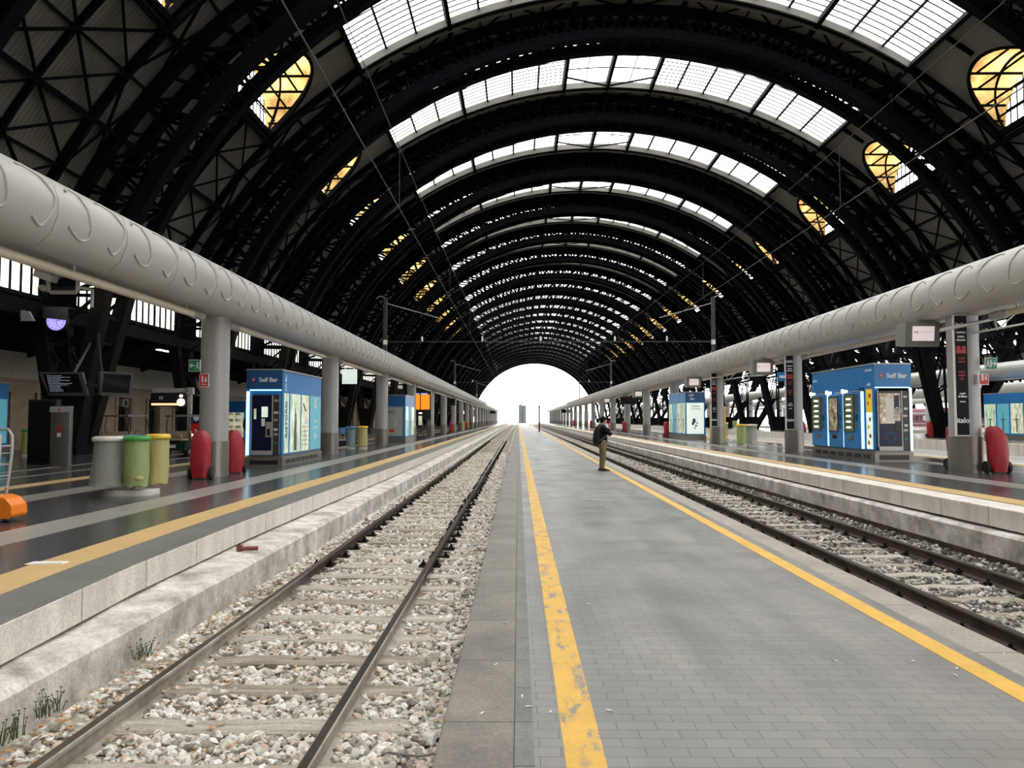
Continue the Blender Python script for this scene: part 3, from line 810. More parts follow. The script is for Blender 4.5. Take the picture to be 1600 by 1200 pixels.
def shell_mesh(xc, Rr, Zc, th_end, holes, name):
    mb = MB()
    verts = []; edges = []
    # keep y edges finely divided in theta
    N = 40
    ts = [-th_end + 2 * th_end * i / N for i in range(N + 1)]
    ys = [0.0, 2.6, 5.5, 8.4, BAY]
    def addv(p):
        for i, q in enumerate(verts):
            if abs(q[0] - p[0]) < 1e-5 and abs(q[1] - p[1]) < 1e-5: return i
        verts.append(p); return len(verts) - 1
    for t in ts:
        for y in ys: addv((y, t * 20))
    for h in holes:
        ids = [addv((y, t * 20)) for y, t in h]
        for a, b in zip(ids, ids[1:] + ids[:1]):
            if a != b: edges.append((a, b))
    vv = [Vector(v) for v in verts]
    out = delaunay_2d_cdt(vv, edges, [], 0, 1e-6)
    ov, of = out[0], out[2]

    def inside(p, poly):
        c = False; n = len(poly)
        for i in range(n):
            x1, y1 = poly[i]; x2, y2 = poly[(i + 1) % n]; y1 *= 20; y2 *= 20
            if (y1 > p[1]) != (y2 > p[1]) and p[0] < (x2 - x1) * (p[1] - y1) / (y2 - y1) + x1: c = not c
        return c
    V3 = []
    for v in ov:
        x, z = arc(v[1] / 20, Rr, Zc, xc); V3.append((x, v[0], z))
    F = []
    for f in of:
        cx = sum(ov[i][0] for i in f) / len(f); cy = sum(ov[i][1] for i in f) / len(f)
        if any(inside((cx, cy), h) for h in holes): continue
        F.append(tuple(f))
    mb.add(V3, F, 0, False)
    return mb


def densify(poly, n=14):
    out = []
    for (a, b), (c, d) in zip(poly, poly[1:] + poly[:1]):
        k = n if abs(d - b) > 0.05 else 1
        for i in range(k): out.append((a + (c - a) * i / k, b + (d - b) * i / k))
    return out


hole_sky = densify([(2.6, -TH_SK), (8.4, -TH_SK), (8.4, TH_SK), (2.6, TH_SK)], 24)
shell = shell_mesh(XC, RO, ZO, TH_END, [hole_sky, lun_loop(1), lun_loop(-1)], 'ceiling')
shell_me = shell.mesh('ceiling', 'roof', recalc=False)


def arc_beam(mb, xc, Rr, Zc, t0, t1, y, w, h, n, mi=0):
    prev = None
    for i in range(n + 1):
        t = t0 + (t1 - t0) * i / n; x, z = arc(t, Rr, Zc, xc)
        if prev: mb.beam(prev, (x, y, z), w, h, mi, up=(0, 1, 0)) if False else mb.beam(prev, (x, y, z), w, h, mi, up=(math.sin(t), 0, math.cos(t)))
        prev = (x, y, z)


fr = MB()
thick = [0.0, TH_C, -TH_C, TH_C + 4 * CELL, -(TH_C + 4 * CELL), TH_SK, -TH_SK]
for t in thick:                                     # purlins over the whole bay
    x, z = arc(t, RO - 0.28); fr.beam((x, 0, z), (x, BAY, z), 0.20, 0.55, 0, up=(math.sin(t), 0, math.cos(t)))
for t in sky_ths:
    if t in thick: continue
    x, z = arc(t, RO - 0.10); fr.beam((x, 0, z), (x, BAY, z), 0.09, 0.22, 0, up=(math.sin(t), 0, math.cos(t)))
side_ths = [R(37.2), R(41.8), R(46.2), R(50.8), R(55.4), R(60.0), R(64.0)]
for s in (-1, 1):
    for i, t0 in enumerate(side_ths):
        big = i in (2, 4, 6)
        t = s * t0; x, z = arc(t, RO - (0.25 if big else 0.12))
        w, h = (0.22, 0.45) if big else (0.11, 0.22)
        if i in (0, 1):
            for a, b in ((0, 2.45), (8.55, BAY)): fr.beam((x, a, z), (x, b, z), w, h, 0, up=(math.sin(t), 0, math.cos(t)))
        else:
            fr.beam((x, 0, z), (x, BAY, z), w, h, 0, up=(math.sin(t), 0, math.cos(t)))
for y in (2.45, 8.55):                              # secondary ribs
    arc_beam(fr, XC, RO - 0.22, ZO, -TH_END, TH_END, y, 0.20, 0.42, 44)
for s in (-1, 1):
    arc_beam(fr, XC, RO - 0.16, ZO, s * R(46.2), s * TH_END, 5.5, 0.14, 0.3, 8)
    arc_beam(fr, XC, RO - 0.16, ZO, s * TH_SK, s * R(36.4), 5.5, 0.12, 0.25, 3)
    # diagonal bracing of the dark side fields
    def P(t, y, d=0.3):
        x, z = arc(s * t, RO - d); return (x, y, z)
    for (a, b) in ((46.2, 55.4), (55.4, 64.0)):
        for (ya, yb) in ((2.45, 8.55),):
            ym = (ya + yb) / 2; tm = (a + b) / 2
            for yy in (ya, yb):
                fr.beam(P(R(a), ym), P(R(tm), yy), 0.09, 0.09); fr.beam(P(R(b), ym), P(R(tm), yy), 0.09, 0.09)
                fr.beam(P(R(a), yy), P(R(tm), ym), 0.10, 0.10); fr.beam(P(R(b), yy), P(R(tm), ym), 0.10, 0.10)
    for (a, b) in ((32.8, 41.8), (41.8, 50.8), (50.8, 60.0)):
        for ya, yb in ((0.8, 2.45), (8.55, 10.2)):
            fr.beam(P(R(a), ya), P(R(b), yb), 0.09, 0.09); fr.beam(P(R(b), ya), P(R(a), yb), 0.09, 0.09)
    # dark band between skylights
for i in range(len(sky_ths) - 1):
    a, b = sky_ths[i], sky_ths[i + 1]
    for ya, yb in ((0.8, 2.45), (8.55, 10.2)):
        for (ta, tb) in (((a, b),) if i % 2 else ((b, a),)):
            xa, za = arc(ta, RO - .3); xb, zb = arc(tb, RO - .3)
            fr.beam((xa, ya, za), (xb, yb, zb), 0.08, 0.08)
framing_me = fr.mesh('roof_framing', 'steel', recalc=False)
# light edge profile at the far side of the skylight
ep = MB(); arc_beam(ep, XC, RO - 0.30, ZO, -TH_SK, TH_SK, 8.28, 0.10, 0.32, 40); arc_beam(ep, XC, RO - 0.52, ZO, -TH_SK, TH_SK, 8.66, 0.10, 0.12, 40)
edge_me = ep.mesh('edge_profile', 'frame_grey', recalc=False)

# skylight glazing
gl = MB(); N = 34
for i in range(N):
    a = -TH_SK + 2 * TH_SK * i / N; b = a + 2 * TH_SK / N
    (xa, za), (xb, zb) = arc(a, RO + .02), arc(b, RO + .02); (xc_, zc_), (xd, zd) = arc(a, RO + .035), arc(b, RO + .035)
    gl.add([(xa, 2.55, za), (xb, 2.55, zb), (xb, 8.45, zb), (xa, 8.45, za)], [(0, 1, 2, 3)])
glass_me = gl.mesh('glass', 'skylight', recalc=False)
gb = MB()
for i in range(len(sky_ths) - 1):
    a, b = sky_ths[i], sky_ths[i + 1]; crown = a in (0.0, -TH_C) or abs(b) < 1e-6 or abs(a) < 1e-6
    if crown:
        for y in (4.5, 6.4):
            arc_beam(gb, XC, RO - .02, ZO, a, b, y, 0.05, 0.06, 2)
        xa, za = arc(a, RO - .4); xb, zb = arc(b, RO - .4)
        y_in, y_out = (8.4, 7.2)
        if abs(a) < 1e-6: gb.beam((xa, 8.2, za), (xb, 6.6, zb), 0.09, 0.09)
        else: gb.beam((xa, 6.6, za), (xb, 8.2, zb), 0.09, 0.09)
        x, z = arc((a + b) / 2, RO); gb.beam((x, 2.6, z), (x, 8.4, z), 0.05, 0.06)
    else:
        for k in range(1, 13):
            y = 2.6 + 5.8 * k / 13
            arc_beam(gb, XC, RO - .01, ZO, a, b, y, 0.032, 0.05, 2)
bars_me = gb.mesh('glazing_bars', 'steel', recalc=False)

# lunette dormers
def dormer(side):
    xs = XC + side * RO * math.sin(th_of_z(Z_SILL))
    lp = lun_loop(side, 22)
    amb = MB(); vin = []; vout = []
    for y, t in lp:
        x, z = arc(t, RO + 0.05)
        vin.append((x, y, z)); vout.append((xs + side * 0.15, y, z))
    for i in range(len(lp) - 1):
        amb.add([vin[i], vin[i + 1], vout[i + 1], vout[i]], [(0, 1, 2, 3)], 0, True)
    # inner dome skin follows the vault crown
    bars = MB()
    for fz in (0.22, 0.50, 0.74, 0.91):
        z = Z_SILL + (Z_CR - Z_SILL) * fz
        k = math.asin(min(1, fz ** (1 / 0.8))); dy = W_LUN * math.cos(k)
        for s2 in (-1, 1):
            x0 = XC + side * RO * math.sin(th_of_z(z)); bars.beam((x0, 5.5 + s2 * dy, z - .03), (xs, 5.5 + s2 * dy, z - .03), 0.09, 0.10)
    for fz in (0.26, 0.50, 0.74, 0.91):
        z = Z_SILL + (Z_CR - Z_SILL) * fz; dy = W_LUN * math.cos(math.asin(min(1, fz ** (1 / .8)))) * .99; x0 = XC + side * (RO * math.sin(th_of_z(z)) + .35)
        bars.beam((x0, 5.5 - dy, z), (x0, 5.5 + dy, z), 0.06, 0.09)
    for fx in (0.45,):
        pv = None
        for i in range(len(lp)):
            a = vin[i]; b = vout[i]; q = (b[0] + (a[0] - b[0]) * fx, a[1], a[2] - 0.04)
            if abs(a[0] - b[0]) < .1: pv = q; continue
            if pv: bars.beam(pv, q, 0.09, 0.12)
            pv = q
    # vertical lunette window
    lun = MB(); n = len(vout)
    lun.add([(p[0], p[1], p[2]) for p in vout], [tuple(range(n))], 0)
    for k in range(1, 12):
        y = 5.5 - W_LUN + 2 * W_LUN * k / 12; a = math.acos((y - 5.5) / W_LUN)
        z = Z_SILL + (Z_CR - Z_SILL) * math.sin(a) ** 0.8
        bars.beam((xs + side * .1, y, Z_SILL), (xs + side * .1, y, z), 0.04, 0.05)
    for hz in (0.4, 0.75):
        z = Z_SILL + (Z_CR - Z_SILL) * hz; dy = W_LUN * math.cos(math.asin(hz ** (1 / .8)))
        bars.beam((xs + side * .1, 5.5 - dy, z), (xs + side * .1, 5.5 + dy, z), 0.04, 0.05)
    # rim of the opening
    pv = None
    for y, t in lp:
        x, z = arc(t, RO - 0.05)
        if pv: bars.beam(pv, (x, y, z), 0.14, 0.25)
        pv = (x, y, z)
    x, z = arc(lp[0][1], RO - .12); bars.beam((x, 5.5 - W_LUN, z), (x, 5.5 + W_LUN, z), .2, .3)
    return amb.mesh('amber_vault', 'amber', recalc=False), lun.mesh('lunette_pane', 'skylight', recalc=False), bars.mesh('glazing_bars', 'steel', recalc=False)


DM = {s: dormer(s) for s in (-1, 1)}
KS = list(range(-3, 23)); win = 0
for k in KS:
    y = Y0 + BAY * k
    c = bpy.data.objects.new('ceiling', shell_me); C.objects.link(c); c.location = (0, y, 0); c['kind'] = 'structure'
    sm = c.modifiers.new('thick', 'SOLIDIFY'); sm.thickness = 0.10; sm.offset = 1
    f = bpy.data.objects.new('roof_framing', framing_me); C.objects.link(f); f.parent = c
    e = bpy.data.objects.new('edge_profile', edge_me); C.objects.link(e); e.parent = c
    win += 1
    w = bpy.data.objects.new('window_%d' % win, glass_me); C.objects.link(w); w.location = (0, y, 0); w['kind'] = 'structure'
    b = bpy.data.objects.new('glazing_bars', bars_me); C.objects.link(b); b.parent = w
    for s in (-1, 1):
        win += 1
        w = bpy.data.objects.new('window_%d' % win, DM[s][0]); C.objects.link(w); w.location = (0, y, 0); w['kind'] = 'structure'
        p = bpy.data.objects.new('lunette_pane', DM[s][1]); C.objects.link(p); p.parent = w
        b = bpy.data.objects.new('glazing_bars', DM[s][2]); C.objects.link(b); b.parent = w


# arch trusses
def truss_meshes(xc, Ro, Zo, Ri, Zi, to, ti, fo, fi_, zf, n, dy, cw, dense=True, open_right=False):
    """outer/inner chord radii, end angles, foot positions (dx), foot height"""
    rib = MB(); O = []; I = []
    for i in range(n + 1):
        t = -1 + 2 * i / n
        x, z = arc(t * to, Ro - 0.35, Zo, xc); O.append((x, z))
        x, z = arc(t * ti, Ri, Zi, xc); I.append((x, z))
    def v(p, y): return (p[0], y, p[1])
    for i in range(n):
        nz = (O[i][0] - xc, 0, O[i][1] - Zo)
        rib.beam(v(O[i], 0), v(O[i + 1], 0), cw, cw * 1.1, 0, up=nz)
        rib.beam(v(I[i], 0), v(I[i + 1], 0), cw * 1.25, cw * 1.35, 0, up=nz)
        if dense or i % 2 == 0:
            rib.beam(v(O[i], 0), v(I[i], 0), .13, .13)
        a, b = (O[i], I[i + 1]) if (i % 2 == 0) else (I[i], O[i + 1])
        rib.beam(v(a, 0), v(b, 0), .13, .13)
        if dense and abs(-1 + 2 * (i + .5) / n) < .42:
            a, b = (I[i], O[i + 1]) if (i % 2 == 0) else (O[i], I[i + 1])
            rib.beam(v(a, 0), v(b, 0), cw * .45, cw * .45)
    # legs
    leg = {}
    for s, idx in ((-1, 0), (1, n)):
        lg = MB(); o_, i_ = O[idx], I[idx]; fo_, fi2 = (xc + s * fo, zf), (xc + s * fi_, zf)
        op = (s > 0 and open_right) or (not dense and s < 0)
        for yy in ((-dy * .5, dy * .5) if op else (-dy, dy)):
            yb = yy * 0.55
            A = [Vector((o_[0], yy, o_[1])), Vector((fo_[0], yb, zf))] if not op else [Vector((o_[0] + s * (-.9), yy, o_[1] + 1.5)), Vector((fo_[0], yb, zf))]; B = [Vector((i_[0], yy, i_[1])), Vector((fi2[0], yb, zf))]
            lg.beam(A[0], A[1], *((.13, .13) if op else (cw * 1.2, cw * 1.25)), up=(1, 0, 0)); lg.beam(B[0], B[1], cw * 1.3, cw * 1.3, up=(1, 0, 0))
            if op:
                lg.beam(A[0].lerp(A[1], .55), B[0].lerp(B[1], .55), .12, .12); lg.beam(A[0].lerp(A[1], .1), B[0].lerp(B[1], .55), .09, .09)
                continue
            m_ = 3
            for j in range(m_):
                a0 = A[0].lerp(A[1], j / m_); a1 = A[0].lerp(A[1], (j + 1) / m_); b0 = B[0].lerp(B[1], j / m_); b1 = B[0].lerp(B[1], (j + 1) / m_)
                lg.beam(a0, b1, .10, .10) if j % 2 else lg.beam(b0, a1, .10, .10); lg.beam(a1, b1, .12, .12)
        for j in range(0 if not op else 3, 7):
            f = j / 6; z = i_[1] + (zf - i_[1]) * f; x = i_[0] + (fi2[0] - i_[0]) * f; d = dy * (1 - .45 * f) * (.5 if op else 1)
            lg.beam((x, -d, z), (x, d, z), .12, .12)
            x2 = o_[0] + (fo_[0] - o_[0]) * f; lg.beam((x2, -d, z), (x2, d, z), .12, .12)
        # solid lower box and shoe
        xm = (fo_[0] + fi2[0]) / 2; hw = abs(fo - fi_) / 2 + .22
        lg.loft([[(xm - hw, -dy * .7, zf - .4), (xm + hw, -dy * .7, zf - .4), (xm + hw, dy * .7, zf - .4), (xm - hw, dy * .7, zf - .4)],
                 [(xm - hw, -dy * .7, zf + .1), (xm + hw, -dy * .7, zf + .1), (xm + hw, dy * .7, zf + .1), (xm - hw, dy * .7, zf + .1)],
                 [(xm - hw - .18 + (.2 if op else 0), -dy * .85, zf + (1.3 if op else 2.2)), (xm + hw + .18 - (.2 if op else 0), -dy * .85, zf + (1.3 if op else 2.2)), (xm + hw + .18 - (.2 if op else 0), dy * .85, zf + (1.3 if op else 2.2)), (xm - hw - .18 + (.2 if op else 0), dy * .85, zf + (1.3 if op else 2.2))]])
        leg[s] = lg
    br = MB()
    for i in range(n + 1):
        br.beam((I[i][0], -dy, I[i][1]), (I[i][0], dy, I[i][1]), cw * (.8 if abs(-1 + 2 * i / n) < .42 else .3), cw * .3, up=(0, 0, 1))
        if i % 2 == 0: br.beam((O[i][0], -dy, O[i][1]), (O[i][0], dy, O[i][1]), cw * .4, cw * .3)
        if i < n:
            s = -1 if i % 2 else 1
            br.beam((I[i][0], -dy * s, I[i][1]), (I[i + 1][0], dy * s, I[i + 1][1]), cw * .25, cw * .2)
    # knee struts to the next purlins
    return rib, leg, br


rib, leg, br = truss_meshes(XC, RO, ZO, RI, ZI, R(70), R(72), 23.25, 22.75, 0.6, 46, 0.8, 0.38, True, True)
def twin(rib, br):
    m = MB()
    for yy in (-0.8, 0.8): m.add([(a, b + yy, c) for a, b, c in rib.v], rib.f)
    m.add(br.v, br.f); return m


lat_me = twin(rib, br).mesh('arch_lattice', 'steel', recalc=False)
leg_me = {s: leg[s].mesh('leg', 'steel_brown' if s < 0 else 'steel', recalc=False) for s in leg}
for j, k in enumerate(range(-2, 24)):
    t = empty('roof_arch', (0, Y0 + BAY * k, 0))
    o = bpy.data.objects.new('arch_lattice', lat_me); C.objects.link(o); o.parent = t
    for s in (-1, 1):
        o = bpy.data.objects.new('leg', leg_me[s]); C.objects.link(o); o.parent = t
    jj = j - 1   # arches behind the camera come first
    if j <= 2: lab = ['black lattice roof arch overhead behind the viewpoint', 'black lattice roof arch straight above the viewpoint', 'black lattice roof arch just above the top edge of the view'][j]
    elif j < 13: lab = 'black twin lattice roof arch of the station hall, %s in view from the near end' % (ORD[j - 3] if j > 3 else 'first')
    else: lab = 'one of the far black roof arches crowded together before the bright open end'
    tag(t, lab, 'roof arch', 'lattice roof arches')
# end frame of the hall
mb = MB()
n = 60
for i in range(n):
    t0, t1 = -1 + 2 * i / n, -1 + 2 * (i + 1) / n
    a0 = arc(t0 * R(66), RO); a1 = arc(t1 * R(66), RO); b0 = arc(t0 * R(72), RI - .15, ZI); b1 = arc(t1 * R(72), RI - .15, ZI)
    ye = YEND + 1.1
    mb.loft([[(a0[0], ye, a0[1]), (a1[0], ye, a1[1]), (b1[0], ye, b1[1]), (b0[0], ye, b0[1])], [(a0[0], ye + .25, a0[1]), (a1[0], ye + .25, a1[1]), (b1[0], ye + .25, b1[1]), (b0[0], ye + .25, b0[1])]])
tag(mb.build('wall_end_gable', 'steel', recalc=False), kind='structure')

# longitudinal lattice girders over the pier lines
mb = MB(); mb.beam((28.9, -14, 8.7), (28.9, YEND, 8.7), .6, .5); mb.beam((28.9, -14, 6.4), (28.9, YEND, 6.4), .14, .2)
tag(mb.build('girder_beam', 'steel', recalc=False), kind='structure')

# ------------------------------------------------------------------ second hall to the right
X2, R2, Z2 = 66.4, 37.3, -3.3
h2 = [densify([(2.6, -R(40)), (8.4, -R(40)), (8.4, R(40)), (2.6, R(40))], 20), densify([(2.4, R(49)), (8.6, R(49)), (8.6, R(60)), (2.4, R(60))], 6), densify([(2.4, -R(60)), (8.6, -R(60)), (8.6, -R(49)), (2.4, -R(49))], 6)]
sh2 = shell_mesh(X2, R2, Z2, R(70), h2, 'ceiling').mesh('ceiling', 'roof', recalc=False)
g2 = MB()
for (a, b, nn) in ((-40, 40, 24), (49, 60, 5), (-60, -49, 5)):
    for i in range(nn):
        ta = R(a + (b - a) * i / nn); tb = R(a + (b - a) * (i + 1) / nn)
        (xa, za), (xb, zb) = arc(ta, R2 + .02, Z2, X2), arc(tb, R2 + .02, Z2, X2)
        g2.add([(xa, 2.4, za), (xb, 2.4, zb), (xb, 8.6, zb), (xa, 8.6, za)], [(0, 1, 2, 3)])
g2_me = g2.mesh('glass', 'skylight', recalc=False)
f2 = MB()
for d in (0, 10, 20, 30, 40, 49, 52.6, 56.4, 60, 68):
    for s in (-1, 1):
        t = R(d) * s; x, z = arc(t, R2 - .2, Z2, X2); f2.beam((x, 0, z), (x, BAY, z), .2, .4, up=(math.sin(t), 0, math.cos(t)))
for y in (2.4, 8.6): arc_beam(f2, X2, R2 - .2, Z2, -R(70), R(70), y, .2, .4, 30)
f2_me = f2.mesh('roof_framing', 'steel', recalc=False)
rib2, leg2, br2 = truss_meshes(X2, R2, Z2, R2 - 3.4, Z2 + 1.2, R(74), R(76), 36.75, 36.3, 0.6, 44, 0.8, 0.38, False)
rib2_me = twin(rib2, br2).mesh('arch_lattice', 'steel', recalc=False); leg2_me = {s: leg2[s].mesh('leg', 'steel', recalc=False) for s in leg2}
for k in range(-1, 23):
    y = Y0 + BAY * k
    c = bpy.data.objects.new('ceiling', sh2); C.objects.link(c); c.location = (0, y, 0); c['kind'] = 'structure'
    sm = c.modifiers.new('thick', 'SOLIDIFY'); sm.thickness = 0.10; sm.offset = 1
    f = bpy.data.objects.new('roof_framing', f2_me); C.objects.link(f); f.parent = c
    win += 1
    w = bpy.data.objects.new('window_%d' % win, g2_me); C.objects.link(w); w.location = (0, y, 0); w['kind'] = 'structure'
    t = empty('roof_arch', (0, y, 0))
    o = bpy.data.objects.new('arch_lattice', rib2_me); C.objects.link(o); o.parent = t
    for s in (-1, 1):
        o = bpy.data.objects.new('leg', leg2_me[s]); C.objects.link(o); o.parent = t
    tag(t, 'one of the taller black arches of the neighbouring hall beyond the right platforms', 'roof arch', 'arches of the neighbouring hall')

# ------------------------------------------------------------------ left side building
mb = MB(); XW = -22.0
def wall_piece(y0, y1, z0, z1, mi, d=0.0): mb.box(XW - .4, XW + d, y0, y1, z0, z1, mi)
openings = []
y = -13.0
while y < 275:
    openings.append((y, y + (1.25 if int(y * 3) % 3 else 1.7))); y += 3.35
mb.box(XW - .4, XW, -14, 285, 2.80, 3.35, 1); mb.box(XW - .4, XW, -14, 285, 3.35, 4.6, 0); mb.box(XW - .4, XW + .06, -14, 285, 3.28, 3.38, 1)
mb.box(XW - .4, XW + .12, -14, 285, 4.15, 4.3, 0)
p = -14
for a, b in openings:
    mb.box(XW - .4, XW, p, a, 0.0, 2.8, 1); mb.box(XW, XW + .08, a - .3, a - .06, ZL, 2.8, 1); mb.box(XW, XW + .08, b + .06, b + .3, ZL, 2.8, 1)
    mb.box(XW - .4, XW + .03, p, a, 0.0, 0.7, 1)
    p = b
mb.box(XW - .4, XW, p, 285, 0.0, 2.8, 1)
mb.box(XW - .5, XW - .4, -14, 285, 0, 4.6, 1)
tag(mb.build('wall_left', ['plaster', 'travertine'], recalc=False), kind='structure')
for i, (a, b) in enumerate(openings):
    mb = MB(); mb.box(XW - .36, XW - .30, a, b, ZL, 2.8, 0)
    mb.box(XW - .3, XW - .24, a, a + .06, ZL, 2.8, 1); mb.box(XW - .3, XW - .24, b - .06, b, ZL, 2.8, 1); mb.box(XW - .3, XW - .24, a, b, 2.15, 2.22, 1)
    tag(mb.build('door_%d' % (i + 1), ['dark_glass', 'charcoal']), kind='structure')
    if i % 2 == 0 and i < 40 and 20 < a < 100:
        mb = MB(); mb.box(XW - .24, XW + .12, a + .3, a + .9, 2.28, 2.72, 0); mb.cyl((XW + .12, a + .6, 2.5), (XW + .14, a + .6, 2.5), .17, 16, 1)
        n_ = sum(1 for q in openings[:i] if q[0] > 20) // 2
        tag(mb.build('air_conditioner', ['metal_grey', 'black'], bevel=.02), 'grey air conditioner box above a doorway of the left building, %s from the near end' % ORD[min(n_, 26)], 'air conditioner', 'air conditioners on the left wall')
# sloping soffit, fascia beam and clerestory
mb = MB()
mb.loft([[(-22.3, y_, 4.45), (-17.9, y_, 6.05), (-17.9, y_, 6.2), (-22.3, y_, 4.75)] for y_ in (-14, 285)])
mb.box(-18.05, -17.75, -14, 285, 5.37, 5.92)
for i in range(60):
    y_ = -12 + i * 5; mb.beam((-22.0, y_, 4.45), (-17.95, y_, 5.98), .14, .22)
tag(mb.build('ceiling_left_soffit', 'steel_brown', recalc=False), kind='structure')
mb = MB(); mb.box(-18.06, -18.0, -14, 285, 9.1, 9.5); tag(mb.build('wall_left_upper', 'steel', recalc=False), kind='structure')
cg = MB(); cg.box(-18.03, -18.01, 0.9, 10.1, 5.9, 9.2); cg_me = cg.mesh('glass', 'clerestory')
cb = MB()
for i in range(0, 17):
    y_ = .9 + 9.2 * i / 16; w_ = .05 if i % 4 else .11; cb.box(-18.0, -17.93, y_ - w_ / 2, y_ + w_ / 2, 5.9, 9.2)
for z in (5.95, 6.15, 7.55, 8.3, 9.15): cb.box(-18.0, -17.94, .9, 10.1, z - (.03 if z != 7.55 else .06), z + (.03 if z != 7.55 else .06))
for a, b in ((.9, 10.1),):
    for y_, s in ((.9, 1), (10.1, -1)):
        cb.add([(-17.92, y_, 9.2), (-17.92, y_ + s * .9, 9.2), (-17.92, y_ + s * .35, 8.3), (-17.92, y_, 7.2)], [(0, 1, 2, 3)])
cb_me = cb.mesh('glazing_bars', 'steel', recalc=False)
mb = MB()
for k in range(-3, 24):
    y_ = Y0 + BAY * k; mb.box(-18.1, -17.7, y_ - .92, y_ + .92, 5.9, 9.4)
tag(mb.build('wall_left_piers', 'steel', recalc=False), kind='structure')
for k in range(-2, 23):
    win += 1
    w = bpy.data.objects.new('window_%d' % win, cg_me); C.objects.link(w); w.location = (0, Y0 + BAY * k, 0); w['kind'] = 'structure'
    b = bpy.data.objects.new('glazing_bars', cb_me); C.objects.link(b); b.parent = w
# closing wall behind the viewpoint
mb = MB(); mb.box(-22.5, 29, -16.2, -15.8, -0.7, 24.5); tag(mb.build('wall_back', 'travertine'), kind='structure')


# ------------------------------------------------------------------ overhead ducts and columns
PR = [(-.42, 4.05), (-.42, 4.05), (-.60, 4.22), (-.70, 4.48), (-.70, 4.72), (-.62, 4.92), (-.46, 5.06), (-.24, 5.14), (0, 5.17)]
PRF = PR[1:] + [(-a, b) for a, b in reversed(PR[1:-1])]


def prof_at(u):
    """point on the visible side of the duct, u in 0..1 from bottom to top (positive x side)"""
    P_ = [(-a, b) for a, b in PR[1:]]
    L = [0]
    for p_, q_ in zip(P_, P_[1:]): L.append(L[-1] + math.dist(p_, q_))
    d = u * L[-1]
    for i in range(len(P_) - 1):
        if d <= L[i + 1] + 1e-9:
            t = (d - L[i]) / (L[i + 1] - L[i]); return P_[i][0] + (P_[i + 1][0] - P_[i][0]) * t, P_[i][1] + (P_[i + 1][1] - P_[i][1]) * t
    return P_[-1]


def spl(pts, n):
    out = []
    P_ = [pts[0]] + list(pts) + [pts[-1]]
    for i in range(1, len(P_) - 2):
        for k in range(n):
            t = k / n; a, b, c, d = P_[i - 1], P_[i], P_[i + 1], P_[i + 2]
            out.append(tuple(0.5 * ((2 * b[j]) + (-a[j] + c[j]) * t + (2 * a[j] - 5 * b[j] + 4 * c[j] - d[j]) * t * t + (-a[j] + 3 * b[j] - 3 * c[j] + d[j]) * t ** 3) for j in range(2)))
    out.append(pts[-1]); return out


CURV_A = spl([(0.02, .60), (.16, .665), (.34, .64), (.50, .50), (.60, .30), (.60, .215), (.50, .175), (.32, .19), (.08, .26)], 4)
CURV_B = spl([(-.04, .66), (.12, .70), (.30, .67), (.52, .57), (.62, .47), (.60, .36), (.50, .20), (.44, .165), (.36, .175), (.22, .225)], 4)


def duct(x, z_off, label, y0, y1, side, far_simple=False):
    t = empty('service_duct', (x, 0, z_off)); tag(t, label, 'duct')
    mb = MB(); ys = [y0]
    seg = 1.85; y = y0
    while y < y1: ys.append(min(y + seg, y1)); y += seg
    if far_simple: ys = [y0, y1]
    for a, b in zip(ys, ys[1:]):
        g = 0.0 if far_simple else 0.008
        mb.loft([[(p_[0], a + g, p_[1]) for p_ in PRF], [(p_[0], b - g, p_[1]) for p_ in PRF]], 0, True)
    mb.loft([[(p_[0] * .97, y0, 4.6 + (p_[1] - 4.6) * .97) for p_ in PRF], [(p_[0] * .97, y1, 4.6 + (p_[1] - 4.6) * .97) for p_ in PRF]], 1)
    casing = mb.build('casing', ['duct', 'duct_groove'], t, recalc=True)
    if far_simple: return t
    rm = MB(); y = y0 + .1; i = 0
    while y < min(y1, 150) - 1:
        cv = CURV_A if i % 2 == 0 else CURV_B
        nseg = 3 if y < 50 else 6
        pts = []
        for (dy_, u) in cv[::(1 if y < 50 else 3)]:
            a, b = prof_at(0.03 + u * 0.90); pts.append(((a + .004) * side, y + dy_ + .12, b))
        rm.tube(pts, .026, 5 if y < 60 else 3); y += .925; i += 1
    rm.build('embossed_ridge', 'duct', casing)
    return t


YD = 258
duct(XL, 0.0, 'long grey embossed service duct over the left platform columns', 2.9, YD, 1)
duct(XR, 0.0, 'long grey embossed service duct over the right platform columns', 2.9, YD, -1)
duct(31.3, 0.1, 'grey service duct crossing behind the steel piers of the third platform', 14, 280, -1, True)
duct(49.5, 0.1, 'distant grey service duct over the fourth platform in the neighbouring hall', 14, 280, -1, True)
duct(67.1, 0.1, 'most distant grey service duct, furthest across the neighbouring hall', 14, 280, -1, True)


def oval(cx, cy, hx, hy, z, n=24, e=2.6):
    o_ = []
    for i in range(n):
        a = 2 * math.pi * i / n; c, s = math.cos(a), math.sin(a)
        o_.append((cx + hx * abs(c) ** (2 / e) * (1 if c >= 0 else -1), cy + hy * abs(s) ** (2 / e) * (1 if s >= 0 else -1), z))
    return o_


def column(zb, h_top):
    root = empty('platform_column', (0, 0, zb))
    mb = MB(); mb.loft([oval(0, 0, .30, .36, z) for z in (0.0, h_top - zb)], 0, True)
    mb.build('shaft', 'column', root)
    mb = MB(); mb.loft([oval(0, 0, .325, .385, z) for z in (0.0, 0.84)], 0, True)
    mb.build('base_cladding', 'stainless', root)
    mb = MB(); mb.loft([oval(0, 0, .22, .28, z) for z in (h_top - zb - .12, h_top - zb)], 0, True); mb.build('capital', 'black', root)
    return root


